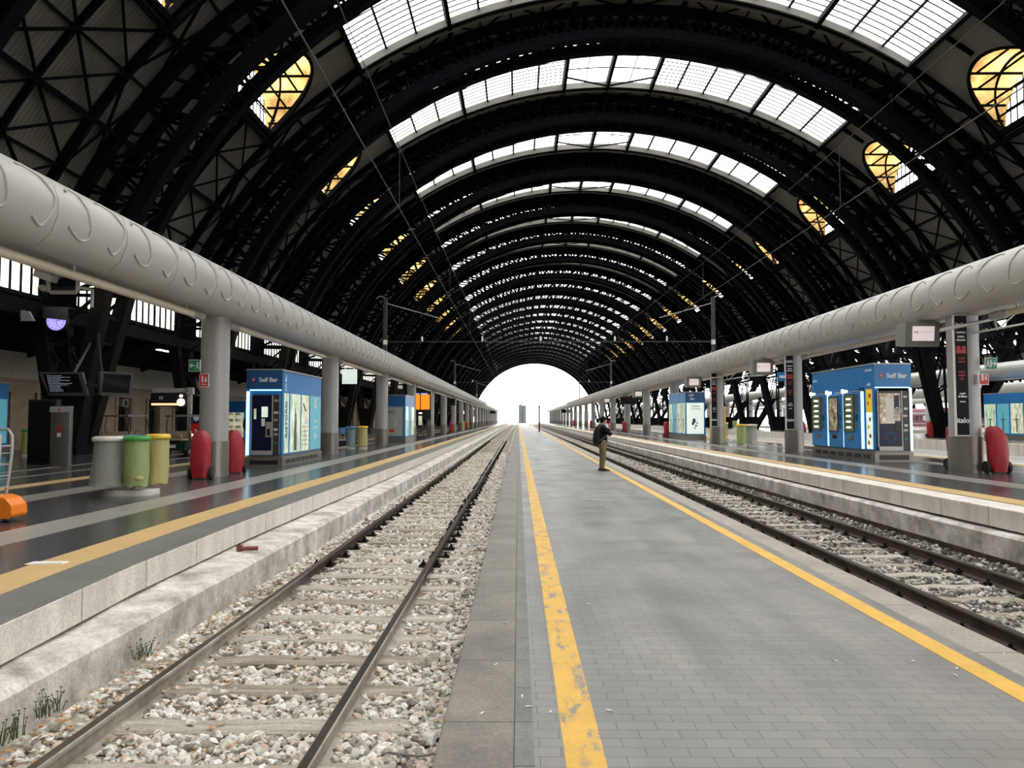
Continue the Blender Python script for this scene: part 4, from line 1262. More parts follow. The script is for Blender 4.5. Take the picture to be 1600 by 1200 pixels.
colL = column(ZL, 4.048); colR = column(ZR, 4.048)
for side, proto, x, zb, nm in ((-1, colL, CL, ZL, 'left'), (1, colR, CR, ZR, 'right')):
    for k in range(-1, 22):
        y = Y0 + .35 + BAY * k
        lab = 'grey clad column of the %s platform, %s' % (nm, ('behind the edge of the view' if k < 0 else 'nearest the camera' if k == 0 else '%s from the camera' % ORD[k]))
        if k >= 10: lab = 'one of the far grey columns of the %s platform near the hall mouth' % nm
        if k == -1: proto.location = (x, y, zb); proto['label'] = lab; tag(proto, cat='column', group='columns of the %s platform' % nm)
        else: dup(proto, (x, y, zb), lab)
colX = column(ZR, 4.145)
first = True
for x, nm in ((31.3, 'third'), (49.5, 'fourth'), (67.1, 'fifth')):
    for k in range(1, 20):
        y = Y0 + .35 + BAY * k + 5.5
        lab = 'one of the distant grey columns on the %s platform, seen through the steel piers' % nm
        if first: c = colX; c.location = (x, y, ZR); c['label'] = lab; c['category'] = 'column'; first = False
        else: c = dup(colX, (x, y, ZR), lab)
        c['group'] = 'columns of the %s platform' % nm


# cream tube lamps under the ducts
def tube_lamp():
    root = empty('tube_lamp', (0, 0, 0))
    mb = MB(); mb.cyl((0, .9, 0), (0, 9.3, 0), .075, 12); mb.build('tube_shade', 'tube', root)
    for a, b in ((.35, .9), (9.3, 9.85)):
        mb = MB(); mb.cyl((0, a, 0), (0, b, 0), .085, 12)
        for j in range(5): mb.cyl((0, a + .08 + j * .1, 0), (0, a + .11 + j * .1, 0), .095, 12)
        mb.build('end_socket', 'metal_grey', root)
    for y in (1.2, 5, 9):
        mb = MB(); mb.box(-.02, .02, y - .03, y + .03, .06, .158); mb.build('hanger', 'metal_grey', root)
    return root


tl = tube_lamp()
for side, x, nm in ((-1, XL + .12, 'left'), (1, XR + .02, 'right')):
    for k in range(-1, 16):
        y = Y0 + .15 + BAY * k
        lab = 'cream tube lamp under the %s duct, %s stretch from the camera' % (nm, 'first' if k < 0 else ORD[k + 1])
        if k > 8: lab = 'one of the far cream tube lamps under the %s duct' % nm
        if side < 0 and k == -1: o = tl; o.location = (x, y, 3.89); o['label'] = lab; o['category'] = 'tube lamp'
        else: o = dup(tl, (x, y, 3.89), lab)
        o['group'] = 'tube lamps under the %s duct' % nm


# ------------------------------------------------------------------ vending kiosks
def letters(face, u, v, d, body, size, mat, parent, bold=0.0, align='CENTER', name='lettering', ex=0.004, extra=0.0):
    p = face.p(u, v, d); r = face.rot()
    if extra: r = (r[0], extra, r[2])
    return text_mesh(body, size, mat, name, ex, bold, parent, p, r, align)


def logo_drop(face, u, v, d, s, parent):
    mb = MB(); c = []
    for i in range(20):
        a = 2 * math.pi * i / 20; c.append((u + s * .5 * math.cos(a), v + s * .5 * math.sin(a)))
    mb.loft([[face.p(a, b, d) for a, b in c], [face.p(a, b, d + .006) for a, b in c]], 0)
    dr = [(0, .34), (.16, .05), (.17, -.12), (.08, -.26), (-.08, -.26), (-.17, -.12), (-.16, .05)]
    mb.loft([[face.p(u + a * s, v + b * s, d + .006) for a, b in dr], [face.p(u + a * s, v + b * s, d + .011) for a, b in dr]], 1)
    mb.build('round_logo', ['red', 'letter_white'], parent, recalc=True)


def tall_machine(face, root, u0, u1, v0, v1, d, flip=False):
    """front panel vending machine with dark glass, payment column and light frame"""
    mb = MB(); face.box(mb, u0, u1, v0, v1, d, d + .05, 0); m = mb.build('vending_machine', ['charcoal'], root, bevel=.008)
    w = u1 - u0; g1 = u0 + w * .72 if not flip else u0 + w * .74
    mb = MB(); face.box(mb, u0 + .025, g1, v0 + .12, v1 - .03, d + .05, d + .062, 0); mb.build('glass_door', 'navy_glass', m)
    mb = MB()
    for a, b, c, e in ((u0, u0 + .025, v0, v1), (g1, g1 + .03, v0, v1), (u0, g1, v0, v0 + .12), (u1 - .02, u1, v0, v1)): face.box(mb, a, b, c, e, d + .05, d + .075)
    mb.build('door_frame', 'metal_grey', m)
    pay = MB(); f2_ = MB(); r = random.Random(int(abs(u0 * 100)) + 3)
    cx = (g1 + .03 + u1 - .02) / 2; hw = (u1 - .02 - g1 - .03) / 2 - .015
    for i, v in enumerate((.90, .80, .70, .58, .50, .42, .34, .27)):
        vv = v0 + (v1 - v0) * v; face.box(pay, cx - hw * r.uniform(.5, .95), cx + hw * r.uniform(.5, .95), vv - .035, vv + .03, d + .05, d + .065, i % 3)
    face.box(pay, cx - hw * .7, cx + hw * .7, v0 + (v1 - v0) * .17, v0 + (v1 - v0) * .21, d + .05, d + .065, 3)
    face.box(pay, cx - hw, cx + hw, v0 + (v1 - v0) * .14, v0 + (v1 - v0) * .95, d + .046, d + .052, 1)
    pay.build('payment_panel', ['metal_grey', 'charcoal', 'white', 'green'], m)
    return m, g1


def kiosk_left():
    x0, x1, ya, yb, zb, zt = -7.82, -6.80, 21.35, 25.55, ZL, 3.02
    root = empty('vending_kiosk', ((x0 + x1) / 2, ya, zb)); tag(root, 'blue vending kiosk with glowing side posters between the first two left columns', 'kiosk')
    inv = Matrix.Translation(-root.location)
    def fin(o): return o
    F = Face((x0 - root.location.x, 0, 0), (1, 0, 0), (0, -1, 0)); S = Face((x1 - root.location.x, 0, 0), (0, 1, 0), (1, 0, 0))
    H = zt - zb; W = x1 - x0; L = yb - ya
    mb = MB(); mb.box(-W / 2, W / 2, .0, L, .32, H, 0); mb.build('cabinet', ['blue'], root, bevel=.012)
    mb = MB(); mb.box(-W / 2 - .03, W / 2 + .03, -.03, L + .02, 0, .28, 0)
    for i in range(7): mb.box(W / 2 + .03, W / 2 + .035, .3 + i * .5, .7 + i * .5, .07, .2, 1)
    F.box(mb, .1, W - .1, .06, .18, .03, .035, 1)
    mb.box(-W / 2 + .02, W / 2 - .02, .02, L - .02, .28, .32, 0)
    mb.build('plinth', ['stainless', 'black'], root, bevel=.006)
    mb = MB(); F.box(mb, -.01, W + .01, H - .55, H + .02, 0, .06, 0); hd = mb.build('header_panel', 'blue_dark', root)
    mb = MB(); S.box(mb, -.06, L, H - .02, H + .02, 0, .03); F.box(mb, -.02, W + .03, H - .005, H + .025, .06, .08); mb.build('top_trim', 'metal_grey', root)
    letters(F, .62, H - .29, .064, 'Self Bar', .175, 'letter_white', hd, .004); logo_drop(F, .19, H - .28, .062, .11, hd)
    mb = MB(); F.box(mb, .09, W - .03, H - .60, H - .565, .02, .07); F.box(mb, .0, .075, .33, H - .62, .02, .08); mb.build('light_strip', 'led', root)
    m, g1 = tall_machine(F, root, .14, W - .05, .34, H - .71, .0)
    mb = MB(); F.box(mb, .44, .62, 1.42, 1.72, .062, .07, 0); F.box(mb, .44, .54, 1.16, 1.38, .062, .068, 1); F.box(mb, .22, .29, 1.36, 1.66, .062, .07, 2); F.box(mb, .57, .73, .85, 1.28, .062, .075, 3); F.box(mb, .60, .70, .88, 1.08, .075, .078, 4)
    mb.build('notice', ['poster_w', 'paper', 'poster_b', 'metal_grey', 'dark_glass'], m)
    r = random.Random(4)
    for i, (a, b, mt) in enumerate(((.14, .55, 'poster_a'), (.72, 1.72, 'poster_a'), (1.86, 2.68, 'poster_b'))):
        mb = MB(); S.box(mb, a, b, .37, H - .66, 0, .012); p = mb.build('backlit_panel', mt, root)
        q = MB()
        if i == 0:
            letters(S, (a + b) / 2, 1.35, .014, 'RISTORO', .26, 'blue_dark', p, .006, extra=R(-90))
        elif i == 1:
            c = (a + b) / 2
            for k, (w_, z0_, z1_) in enumerate(((.20, .42, .95), (.15, .95, 1.25), (.16, 1.25, 1.30), (.10, 1.30, 1.48), (.13, 1.48, 1.52), (.05, 1.52, 1.68), (.015, 1.68, 1.86))):
                S.box(q, c - w_ / 1.4, c + w_ / 1.4, z0_, z1_, .012, .016)
            q.build('tower_drawing', 'totem_grey', p)
        else:
            c = (a + b) / 2
            S.box(q, c - .05, c + .32, 1.20, 1.42, .012, .016, 1)
            q.beam(S.p(c - .25, 1.85, .014), S.p(c + .02, 1.62, .014), .03, .05, 0)
            for k in range(5): S.box(q, c - .3, c + .3, .55 + k * .14, .57 + k * .14, .012, .016, 2)
            q.build('poster_drawing', ['letter_dark', 'paper', 'totem_grey'], p)
    mb = MB(); S.box(mb, 2.82, L - .12, .37, H - .66, 0, .012); p = mb.build('teal_panel', 'teal_ad', root)
    for k, (t_, s_, z_) in enumerate((('Self', .2, 1.98), ('Bar', .2, 1.8), ('snack', .14, 1.3), ('bevande', .13, 1.1), ('24h', .2, .8))):
        letters(S, 3.42, z_, .014, t_, s_ * 1.3, 'letter_white', p, .004)
    for z_, t_ in ((H - .15, 'Self Bar'),):
        letters(S, .28, H - .36, .006, 'Self Bar', .16, 'letter_white', root, .004, extra=R(-90))
    return root


def kiosk_right():
    x0, x1, ya, yb, zb, zt = 10.5, 11.58, 22.0, 26.6, ZR, 3.24
    root = empty('vending_kiosk', ((x0 + x1) / 2, ya, zb)); tag(root, 'blue vending kiosk with three drink machines between the first two right columns', 'kiosk')
    H = zt - zb; W = x1 - x0; L = yb - ya
    F = Face((-W / 2, 0, 0), (1, 0, 0), (0, -1, 0)); S = Face((-W / 2, L, 0), (0, -1, 0), (-1, 0, 0))
    mb = MB(); mb.box(-W / 2 + .12, W / 2, 0, L, .32, H, 0); mb.box(-W / 2, W / 2, 0, .62, .32, H, 0); mb.box(-W / 2, -W / 2 + .12, .62, L, H - .68, H, 0)
    mb.build('cabinet', 'blue', root, bevel=.01)
    mb = MB(); mb.box(-W / 2 - .03, W / 2 + .03, -.03, L + .02, 0, .28, 0)
    for i in range(7): S.box(mb, .3 + i * .6, .75 + i * .6, .07, .2, .03, .034, 1)
    F.box(mb, .1, W - .1, .05, .2, .03, .034, 1); mb.box(-W / 2 + .02, W / 2 - .02, .02, L - .02, .28, .32, 0)
    mb.build('plinth', ['stainless', 'black'], root, bevel=.006)
    mb = MB(); F.box(mb, 0, W, H - .68, H - .02, 0, .03); hd = mb.build('header_panel', 'blue', root)
    letters(F, .66, H - .36, .033, 'Self Bar', .195, 'letter_white', hd, .005); logo_drop(F, .20, H - .35, .031, .12, hd)
    mb = MB(); F.box(mb, -.02, W + .02, H - .02, H + .02, 0, .04); S.box(mb, 0, L + .03, H - .02, H + .02, 0, .03); mb.build('top_trim', 'metal_grey', root)
    mb = MB(); F.box(mb, .02, W - .05, H - .72, H - .69, .0, .05); F.box(mb, W - .06, W, .33, H - .72, .0, .06); mb.build('light_strip', 'led', root)
    m, g1 = tall_machine(F, root, .06, W - .08, .33, H - .80, .0, True)
    mb = MB(); F.box(mb, .12, g1 - .03, 1.12, 2.02, .062, .066, 0); F.box(mb, .30, .52, 1.18, 1.86, .066, .072, 1); F.box(mb, .55, .70, 1.5, 1.95, .066, .07, 2); F.box(mb, .56, .72, .92, 1.2, .062, .075, 3)
    mb.build('product_display', ['vend_goods', 'paper', 'navy_glass', 'black'], m)
    mb = MB()
    for rr in (.09, .045): mb.tube([F.p(.64 + rr * math.cos(a), 1.50 + rr * math.sin(a), .074) for a in [2 * math.pi * i / 20 for i in range(20)]], .012, 5, closed=True)
    mb.build('round_emblem', 'letter_white', m)
    mb = MB(); mb.tube([F.p(.42 + .16 * math.cos(a), .72 + .13 * math.sin(a), .064) for a in [2 * math.pi * i / 28 for i in range(28)]], .01, 5, closed=True); mb.build('ring_emblem', 'blue', m)
    # yellow advert near the corner
    mb = MB(); S.box(mb, L - .50, L - .12, 1.45, H - .74, 0, .012, 0); S.box(mb, L - .50, L - .12, .36, 1.45, 0, .012, 1); p = mb.build('advert_panel', ['yellow_ad', 'poster_w'], root)
    mb = MB()
    for k, (z, mt) in enumerate(((1.95, 0), (1.72, 1), (1.25, 2), (1.02, 0), (.75, 3), (.55, 3))):
        mb.ell(S.p(L - .31 + .05 * (-1) ** k, z, .014), (.012, .075, .07), 10, 6, k % 4)
    mb.build('fruit_pictures', ['red', 'orange', 'green_lid', 'yellow_ad'], p)
    letters(S, L - .32, H - .18, .004, 'RISTORO', .10, 'letter_white', root, .002); letters(S, L - .32, H - .60, .004, 'caffè', .12, 'letter_white', root, .003)
    letters(S, .28, H - .30, .004, 'Self Bar', .12, 'letter_white', root, .002)
    # three machines
    for i, (a, b) in enumerate(((.06, 1.30), (1.42, 2.52), (2.64, 3.78))):
        mb = MB(); S.box(mb, a, b, .33, 2.10 - (.06 if i == 1 else 0), -.12, .06 if i != 1 else .03); m = mb.build('vending_machine', 'blue', root, bevel=.012)
        w = b - a; d = .06 if i != 1 else .03
        mb = MB(); S.box(mb, a + .08, a + w * .66, .88, 2.0 - (.06 if i == 1 else 0), d, d + .012); mb.build('product_window', 'vend_inner' if i != 1 else 'vend_goods', m)
        mb = MB()
        for k, (c0, c1, c2, c3) in enumerate(((a + .05, a + .08, .85, 2.03), (a + w * .66, a + w * .66 + .03, .85, 2.03), (a + .05, a + w * .69, .85, .88), (a + .05, a + w * .69, 2.0, 2.03))):
            S.box(mb, c0, c1, c2, c3 - (.06 if i == 1 else 0), d, d + .025)
        mb.build('window_frame', 'charcoal', m)
        if i != 1:
            mb = MB()
            for k in range(6):
                z = .98 + k * .178; S.box(mb, a + .10, a + w * .64, z - .03, z - .018, d + .012, d + .02, 1)
                mb.ell(S.p(a + w * .34, z + .015, d + .012), (.02, w * .17, .028), 8, 5, 0)
            mb.build('lit_shelf', ['shelf_light', 'metal_grey'], m)
        mb = MB(); S.box(mb, a + w * .74, a + w * .9, 1.45, 2.0 - (.1 if i == 1 else 0), d, d + .01, 0); S.box(mb, a + w * .76, a + w * .88, 1.2, 1.4, d, d + .015, 1); S.box(mb, a + w * .76, a + w * .86, .95, 1.15, d, d + .015, 0)
        mb.build('payment_panel', ['totem_grey' if i != 1 else 'blue_dark', 'black'], m)
        mb = MB(); S.box(mb, a + w * .28, a + w * .56, .62, .74, d, d + .02); mb.build('dispensing_flap', 'stainless' if i != 1 else 'navy_glass', m)
        mb = MB(); S.box(mb, a + .04, a + .16, 2.08, 2.2, -.02, .14); mb.build('corner_lamp', 'lamp_white', root)
        mb = MB(); S.box(mb, a - .02, b + .02, 2.17, 2.21, -.12, .1); mb.build('canopy', 'blue', root)
        mb = MB(); S.box(mb, b + .02, b + .05, .35, 2.1, -.05, .03); mb.build('light_strip', 'led', root)
    return root


def kiosk_simple(name_lab, x0, x1, ya, yb, zb, zt, side, front='text', sidemat='poster_a', group=None):
    root = empty('vending_kiosk', ((x0 + x1) / 2, ya, zb)); tag(root, name_lab, 'kiosk')
    H = zt - zb; W = x1 - x0; L = yb - ya
    F = Face((-W / 2, 0, 0), (1, 0, 0), (0, -1, 0))
    S = Face((W / 2, 0, 0), (0, 1, 0), (1, 0, 0)) if side > 0 else Face((-W / 2, L, 0), (0, -1, 0), (-1, 0, 0))
    mb = MB(); mb.box(-W / 2, W / 2, 0, L, .3, H); mb.build('cabinet', 'blue', root, bevel=.01)
    mb = MB(); mb.box(-W / 2 - .03, W / 2 + .03, -.03, L + .03, 0, .28); mb.box(-W / 2 + .02, W / 2 - .02, .02, L - .02, .28, .3); mb.build('plinth', 'stainless', root)
    mb = MB(); F.box(mb, 0, W, H - .6, H, 0, .02); hd = mb.build('header_panel', 'blue_dark', root)
    letters(F, .34, H - .2, .022, 'Self', .2, 'letter_white', hd, .004); letters(F, .42, H - .42, .022, 'Bar', .2, 'letter_white', hd, .004)
    mb = MB(); S.box(mb, 0, L, H - .03, H + .02, 0, .03); F.box(mb, 0, W, H - .02, H + .02, .02, .04); mb.build('top_trim', 'metal_grey', root)
    if front == 'text':
        mb = MB(); F.box(mb, .08, W - .12, .36, H - .66, 0, .012); p = mb.build('front_panel', 'poster_w' if False else 'totem_grey', root)
        mb = MB(); F.box(mb, .12, W - .16, .40, H - .70, .012, .02); mb.build('notice_sheet', 'column', p)
        letters(F, W / 2, H - .95, .022, 'aperto', .17, 'letter_dark', p, .004); letters(F, W / 2, H - 1.1, .022, 'tutti i giorni', .08, 'letter_dark', p)
        mb = MB(); F.box(mb, W * .3, W * .7, .95, 1.45, .02, .026, 0); F.box(mb, W * .42, W * .6, .62, .78, .02, .026, 1); mb.build('notice_frame', ['metal_grey', 'red'], p)
        letters(F, W / 2, 1.3, .03, 'snack', .12, 'letter_dark', p); letters(F, W / 2, 1.1, .03, '24 h', .12, 'letter_dark', p)
    elif front == 'white':
        mb = MB(); F.box(mb, .06, W - .1, .36, H - .66, 0, .02); p = mb.build('lit_advert', 'poster_w', root)
        letters(F, W / 2, H - .85, .024, 'la pausa', .16, 'letter_dark', p, .003); letters(F, W / 2, H - 1.02, .024, 'che ti mancava', .10, 'letter_dark', p, .002)
        mb = MB()
        for (u, v, a, b) in ((.42, 1.15, .10, .16), (.36, .98, .08, .10), (.52, .86, .06, .07), (.58, 1.02, .05, .05), (.46, .72, .05, .06)):
            mb.ell(F.p(u * W, v, .02), (a, .012, b), 10, 6)
        mb.build('dark_figure_drawing', 'blue_dark', p)
    else:
        m_ = MB(); F.box(m_, .06, W - .1, .36, H - .66, 0, .03, 0)
        for i in range(4):
            for j in range(3): F.box(m_, .1 + j * W * .28, .1 + j * W * .28 + W * .2, .5 + i * .36, .66 + i * .36, .03, .05, 1)
        m_.build('product_window', ['poster_b', 'vend_goods'], root)
    n = max(2, int(L / 1.2)); w = L / n
    for i in range(n):
        mb = MB(); S.box(mb, i * w + .08, (i + 1) * w - .08, .4, H - .66, 0, .015); p = mb.build('backlit_panel', [sidemat, 'teal_ad', 'poster_b'][i % 3], root)
        mb = MB(); c = (i + .5) * w
        S.box(mb, c - .05, c + .05, .5, 1.2, .015, .02); S.box(mb, c - .2, c + .2, 1.2, 1.26, .015, .02); S.box(mb, c - .02, c + .02, 1.26, 1.6, .015, .02)
        mb.build('poster_drawing', 'letter_dark', p)
    return root


kiosk_left(); kiosk_right()
kiosk_simple('blue vending kiosk with a pale notice sheet, past the third left column', -8.15, -6.55, 43.0, 46.6, ZL, 3.0, 1, 'text')
kiosk_simple('blue vending kiosk with picture panels seen behind the first left column, by the golf carts', -16.6, -15.1, 41.0, 45.0, ZL, 2.62, 1, 'goods')
kiosk_simple('blue vending kiosk cut by the left picture edge, against the stone wall', -21.6, -20.45, 26.6, 29.6, ZL, 3.05, 1, 'goods')
kiosk_simple('blue vending kiosk with a white lit advert, past the third right column', 10.15, 11.35, 45.2, 50.2, ZR, 3.25, -1, 'white')
kiosk_simple('blue vending kiosk with white product windows on the third platform, at the right edge', 29.6, 31.4, 42.5, 47.5, ZR, 3.2, -1, 'goods')
mb = MB(); mb.box(-.4, .4, -.3, .3, 0, 2.0); mb.box(-.3, .3, -.31, -.3, .3, 1.9, 1)
tag(mb.build('ticket_machine', ['yellow_lid', 'charcoal'], loc=(11.85, 44.3, ZR), bevel=.02), 'yellow ticket machine standing right of the white advert kiosk', 'ticket machine')


# ------------------------------------------------------------------ wheeled extinguishers under red covers
def red_trolley():
    root = empty('covered_extinguisher', (0, 0, 0)); mb = MB(); r = random.Random(9)
    rings = []
    sec = [(0.035, .165, .12, 0, .0), (.22, .20, .15, 0, .01), (.5, .21, .165, .0, .02), (.8, .205, .16, -.01, .05), (.95, .18, .15, -.02, .07), (1.02, .15, .12, -.03, .08), (1.07, .07, .06, -.02, .08)]
    for z, hx, hy, ox, oy in sec:
        ring = []
        for i in range(28):
            a = 2 * math.pi * i / 28; c, s = math.cos(a), math.sin(a)
            k = 1 + .05 * math.sin(5 * a + z * 6) + r.uniform(-.018, .018)
            e = 2 / 3.2
            ring.append((ox + hx * k * abs(c) ** e * (1 if c > 0 else -1), oy + hy * k * abs(s) ** e * (1 if s > 0 else -1), z + .03 * math.sin(3 * a) * (z > .9)))
        rings.append(ring)
    mb.loft(rings, 0, True); mb.build('cover', 'red_cover', root)
    for s in (-1, 1):
        mb = MB(); mb.tube([(s * .20, .06, .14), (s * .262, .06, .14)], .14, 22); w = mb.build('wheel', 'rubber', root, bevel=.012)
        mb = MB(); mb.tube([(s * .262, .06, .14), (s * .275, .06, .14)], .05, 12); mb.build('hub', 'charcoal', w)
    mb = MB(); mb.box(-.12, .12, -.08, .08, .0, .06); mb.cyl((-.2, .06, .14), (.2, .06, .14), .015, 8); mb.build('foot_frame', 'charcoal', root)
    return root


rt = red_trolley()
RT = [(-7.22, 16.85, ZL, .12, 'red covered wheeled extinguisher in front of the first left column'),
      (-7.14, 18.72, ZL, .5, 'red covered wheeled extinguisher leaning behind the first left column'),
      (11.08, 17.3, ZR, -.1, 'red covered wheeled extinguisher right of the first right column'),
      (11.0, 18.75, ZR, .3, 'red covered extinguisher almost hidden behind the first right column'),
      (10.15, 50.9, ZR, 0, 'red covered extinguisher beside the fourth right column, past the white advert kiosk'),
      (10.35, 72.6, ZR, 0, 'red covered extinguisher right of the standing person, sixth right column'),
      (10.35, 105.6, ZR, 0, 'small red covered extinguisher at the ninth right column'),
      (10.35, 138.0, ZR, 0, 'tiny red covered extinguisher far along the right platform'),
      (-7.3, 49.6, ZL, 0, 'red covered extinguisher between the pale notice kiosk and the orange board'),
      (-7.3, 81.0, ZL, 0, 'red covered extinguisher beyond the orange departures board on the left platform'),
      (-7.3, 103.5, ZL, 0, 'small red covered extinguisher further along the left platform'),
      (-7.3, 139.0, ZL, 0, 'tiny red covered extinguisher far along the left platform'),
      (-7.3, 171.0, ZL, 0, 'most distant red covered extinguisher of the left platform'),
      (-15.4, 62.0, ZL, 0, 'red covered extinguisher behind the blue and yellow bins on the left'),
      (27.9, 50.6, ZR, 0, 'red covered extinguisher left of the nearest right pier foot'),
      (29.9, 50.2, ZR, 0, 'red covered extinguisher right of the nearest right pier foot'),
      (30.0, 83.0, ZR, 0, 'red covered extinguisher right of the pier seen above the yellow bin'),
      (27.7, 72.6, ZR, 0, 'red covered extinguisher at a right pier foot beside the second column')]
for i, (x, y, z, rz, lab) in enumerate(RT):
    if i == 0: o = rt; o.location = (x, y, z); o.rotation_euler = (0, 0, rz); o['label'] = lab; o['category'] = 'fire extinguisher'; o['group'] = 'red covered wheeled extinguishers'
    else: dup(rt, (x, y, z), lab, rz)


# ------------------------------------------------------------------ recycling bins with hanging bags
def bag_bin(name, label, loc, lidmat, bagmat, h=1.0, r=.21, base=True, group=None, fill=None, flare=.0, rz=0):
    root = empty(name, loc, rz); tag(root, label, 'bin', group)
    mb = MB(); pts = [(r * math.cos(a), r * math.sin(a), h) for a in [2 * math.pi * i / 24 for i in range(24)]]
    rings = [[(x * k, y * k, z) for x, y, _ in pts] for k, z in ((.97, h - .045), (1.12, h - .045), (1.16, h - .01), (1.12, h + .03), (.95, h + .045), (.2, h + .05))]
    mb.loft(rings, 0, True); mb.build('lid', lidmat, root)
    mb = MB(); rr = random.Random(int(abs(loc[0] * 100 + loc[1] * 10)))
    rings = []
    for j in range(9):
        t = j / 8; z = h - .05 - (h - .19) * t; ring = []
        for i in range(30):
            a = 2 * math.pi * i / 30; k = 1.02 + flare * t * t + .035 * math.sin(7 * a + j) * t + rr.uniform(-.01, .01)
            if t > .85: k *= .96
            ring.append((r * k * math.cos(a), r * k * math.sin(a), z + .02 * math.sin(5 * a) * t))
        rings.append(ring)
    mb.loft(rings, 0, True, cap=False); mb.add(rings[-1], [tuple(range(30))], 0, False)
    mb.build('bag', bagmat, root)
    if fill:
        mb = MB()
        for i in range(16): mb.ell((rr.uniform(-.13, .13) * r / .21, rr.uniform(-.14, .10), .20 + rr.uniform(0, .16)), (rr.uniform(.05, .10), rr.uniform(.05, .09), rr.uniform(.04, .09)), 8, 6, 0, Matrix.Rotation(rr.uniform(0, 3), 3, 'Z'))
        mb.build('rubbish', fill, root)
    if base:
        mb = MB(); mb.loft([oval(0, 0, r * 1.0, r * 1.0, z) for z in (0, .10)], 0, True); mb.cyl((0, r * .8, .1), (0, r * .8, h - .05), .02, 8); mb.build('base', 'concrete', root)
    return root


g = 'recycling bins near the left edge'
mb = MB(); mb.loft([oval(0, 0, k * .47, k * .34, z) for z, k in ((0, 1.0), (.09, 1.0), (.10, .96))], 0, True); mb.cyl((0.0, .06, .1), (0.0, .06, 1.0), .035, 8, 1)
tag(mb.build('bin_base', ['concrete', 'charcoal'], loc=(-7.0, 13.45, ZL)), 'oval grey concrete base under the four recycling bins', 'bin base')
zb_ = ZL + .10
bag_bin('recycling_bin', 'white lidded recycling bin with a cloudy bag holding a brown bag, left platform', (-7.32, 13.25, zb_ - .06), 'white_lid', 'bag_white', .97, .235, False, g, 'brown_bag', .35)
bag_bin('recycling_bin', 'green lidded recycling bin with a pale green bag, between the white and yellow lids', (-6.80, 13.22, zb_ - .06), 'green_lid', 'bag_green', .98, .20, False, g, 'bag_yellow', .02)
bag_bin('recycling_bin', 'yellow lidded recycling bin behind the green one', (-6.70, 13.78, zb_ - .06), 'yellow_lid', 'bag_yellow', 1.0, .19, False, g, None, .02)
bag_bin('recycling_bin', 'blue lidded recycling bin hidden behind the white and green ones', (-7.22, 13.80, zb_ - .06), 'blue_lid', 'bag_blue', .98, .19, False, g, None, .02)
g = 'pairs of bagged bins further along'
bag_bin('recycling_bin', 'blue grey bagged bin behind the second left column', (-7.62, 33.8, ZL), 'blue_lid', 'bag_blue', .98, .22, True, g)
bag_bin('recycling_bin', 'yellow bagged bin beside the blue one, behind the second left column', (-7.12, 33.9, ZL), 'yellow_lid', 'bag_yellow', 1.0, .22, True, g, None, .05)
bag_bin('recycling_bin', 'yellow lidded bagged bin left of the second right column', (10.05, 33.6, ZR), 'yellow_lid', 'bag_green', .98, .21, True, g)
bag_bin('recycling_bin', 'white bagged bin beside the yellow lidded one on the right platform', (10.55, 33.7, ZR), 'white_lid', 'bag_white', .98, .22, True, g, None, .06)
bag_bin('recycling_bin', 'pale yellow bin far along the left platform past the orange board', (-6.9, 92.0, ZL), 'yellow_lid', 'bag_yellow', 1.0, .24, True, g)
bag_bin('recycling_bin', 'pale bin on the right platform beyond the standing person', (10.3, 93.0, ZR), 'blue_lid', 'bag_white', 1.0, .24, True, g)
bag_bin('recycling_bin', 'pale green bin behind the third right column', (12.9, 46.8, ZR), 'white_lid', 'bag_green', 1.0, .24, True, g)
bag_bin('recycling_bin', 'green topped slim bin at the far left, before the blue kiosk', (-17.6, 26.5, ZL), 'green_lid', 'bag_green', .95, .16, True, g)
bag_bin('recycling_bin', 'pale green bin at the foot of a right pier between two columns', (27.5, 94.6, ZR), 'yellow_lid', 'bag_green', 1.0, .3, True, g)

# ------------------------------------------------------------------ signs on the columns
def sign(name, label, cat, loc, w, h, bg, arrow=None, border='letter_white', marks=()):
    root = empty(name, loc); tag(root, label, cat)
    mb = MB(); mb.box(-w / 2, w / 2, -.012, .012, 0, h); mb.build('plate', border, root)
    mb = MB(); mb.box(-w / 2 + .012, w / 2 - .012, -.016, -.012, .012, h - .012); b = mb.build('sign_face', bg, root)
    mb = MB()
    for m in marks:
        if m[0] == 'box': mb.box(m[1], m[2], -.020, -.016, m[3], m[4])
        if m[0] == 'poly': mb.loft([[(x, -.016, z) for x, z in m[1]], [(x, -.020, z) for x, z in m[1]]])
        if m[0] == 'dot': mb.ell((m[1], -.016, m[2]), (m[3], .006, m[3]), 10, 6)
    if marks: mb.build('pictogram', 'letter_white', root)
    return root


def arrow(cx, cz, s, d):
    return ('poly', [(cx - d * .5 * s, cz), (cx - d * .05 * s, cz + .45 * s), (cx + d * .12 * s, cz + .45 * s), (cx - d * .18 * s, cz + .12 * s), (cx + d * .5 * s, cz + .12 * s), (cx + d * .5 * s, cz - .12 * s), (cx - d * .18 * s, cz - .12 * s), (cx + d * .12 * s, cz - .45 * s), (cx - d * .05 * s, cz - .45 * s)])


def runner(cx, cz, s):
    return [('dot', cx + .02 * s, cz + .36 * s, .09 * s), ('poly', [(cx - .10 * s, cz + .22 * s), (cx + .10 * s, cz + .26 * s), (cx + .06 * s, cz - .08 * s), (cx - .08 * s, cz - .08 * s)]),
            ('poly', [(cx - .08 * s, cz - .05 * s), (cx + .02 * s, cz - .05 * s), (cx - .15 * s, cz - .42 * s), (cx - .24 * s, cz - .38 * s)]), ('poly', [(cx - .02 * s, cz - .05 * s), (cx + .07 * s, cz - .05 * s), (cx + .22 * s, cz - .38 * s), (cx + .13 * s, cz - .42 * s)]),
            ('box', cx + .26 * s, cx + .40 * s, cz - .40 * s, cz + .40 * s)]


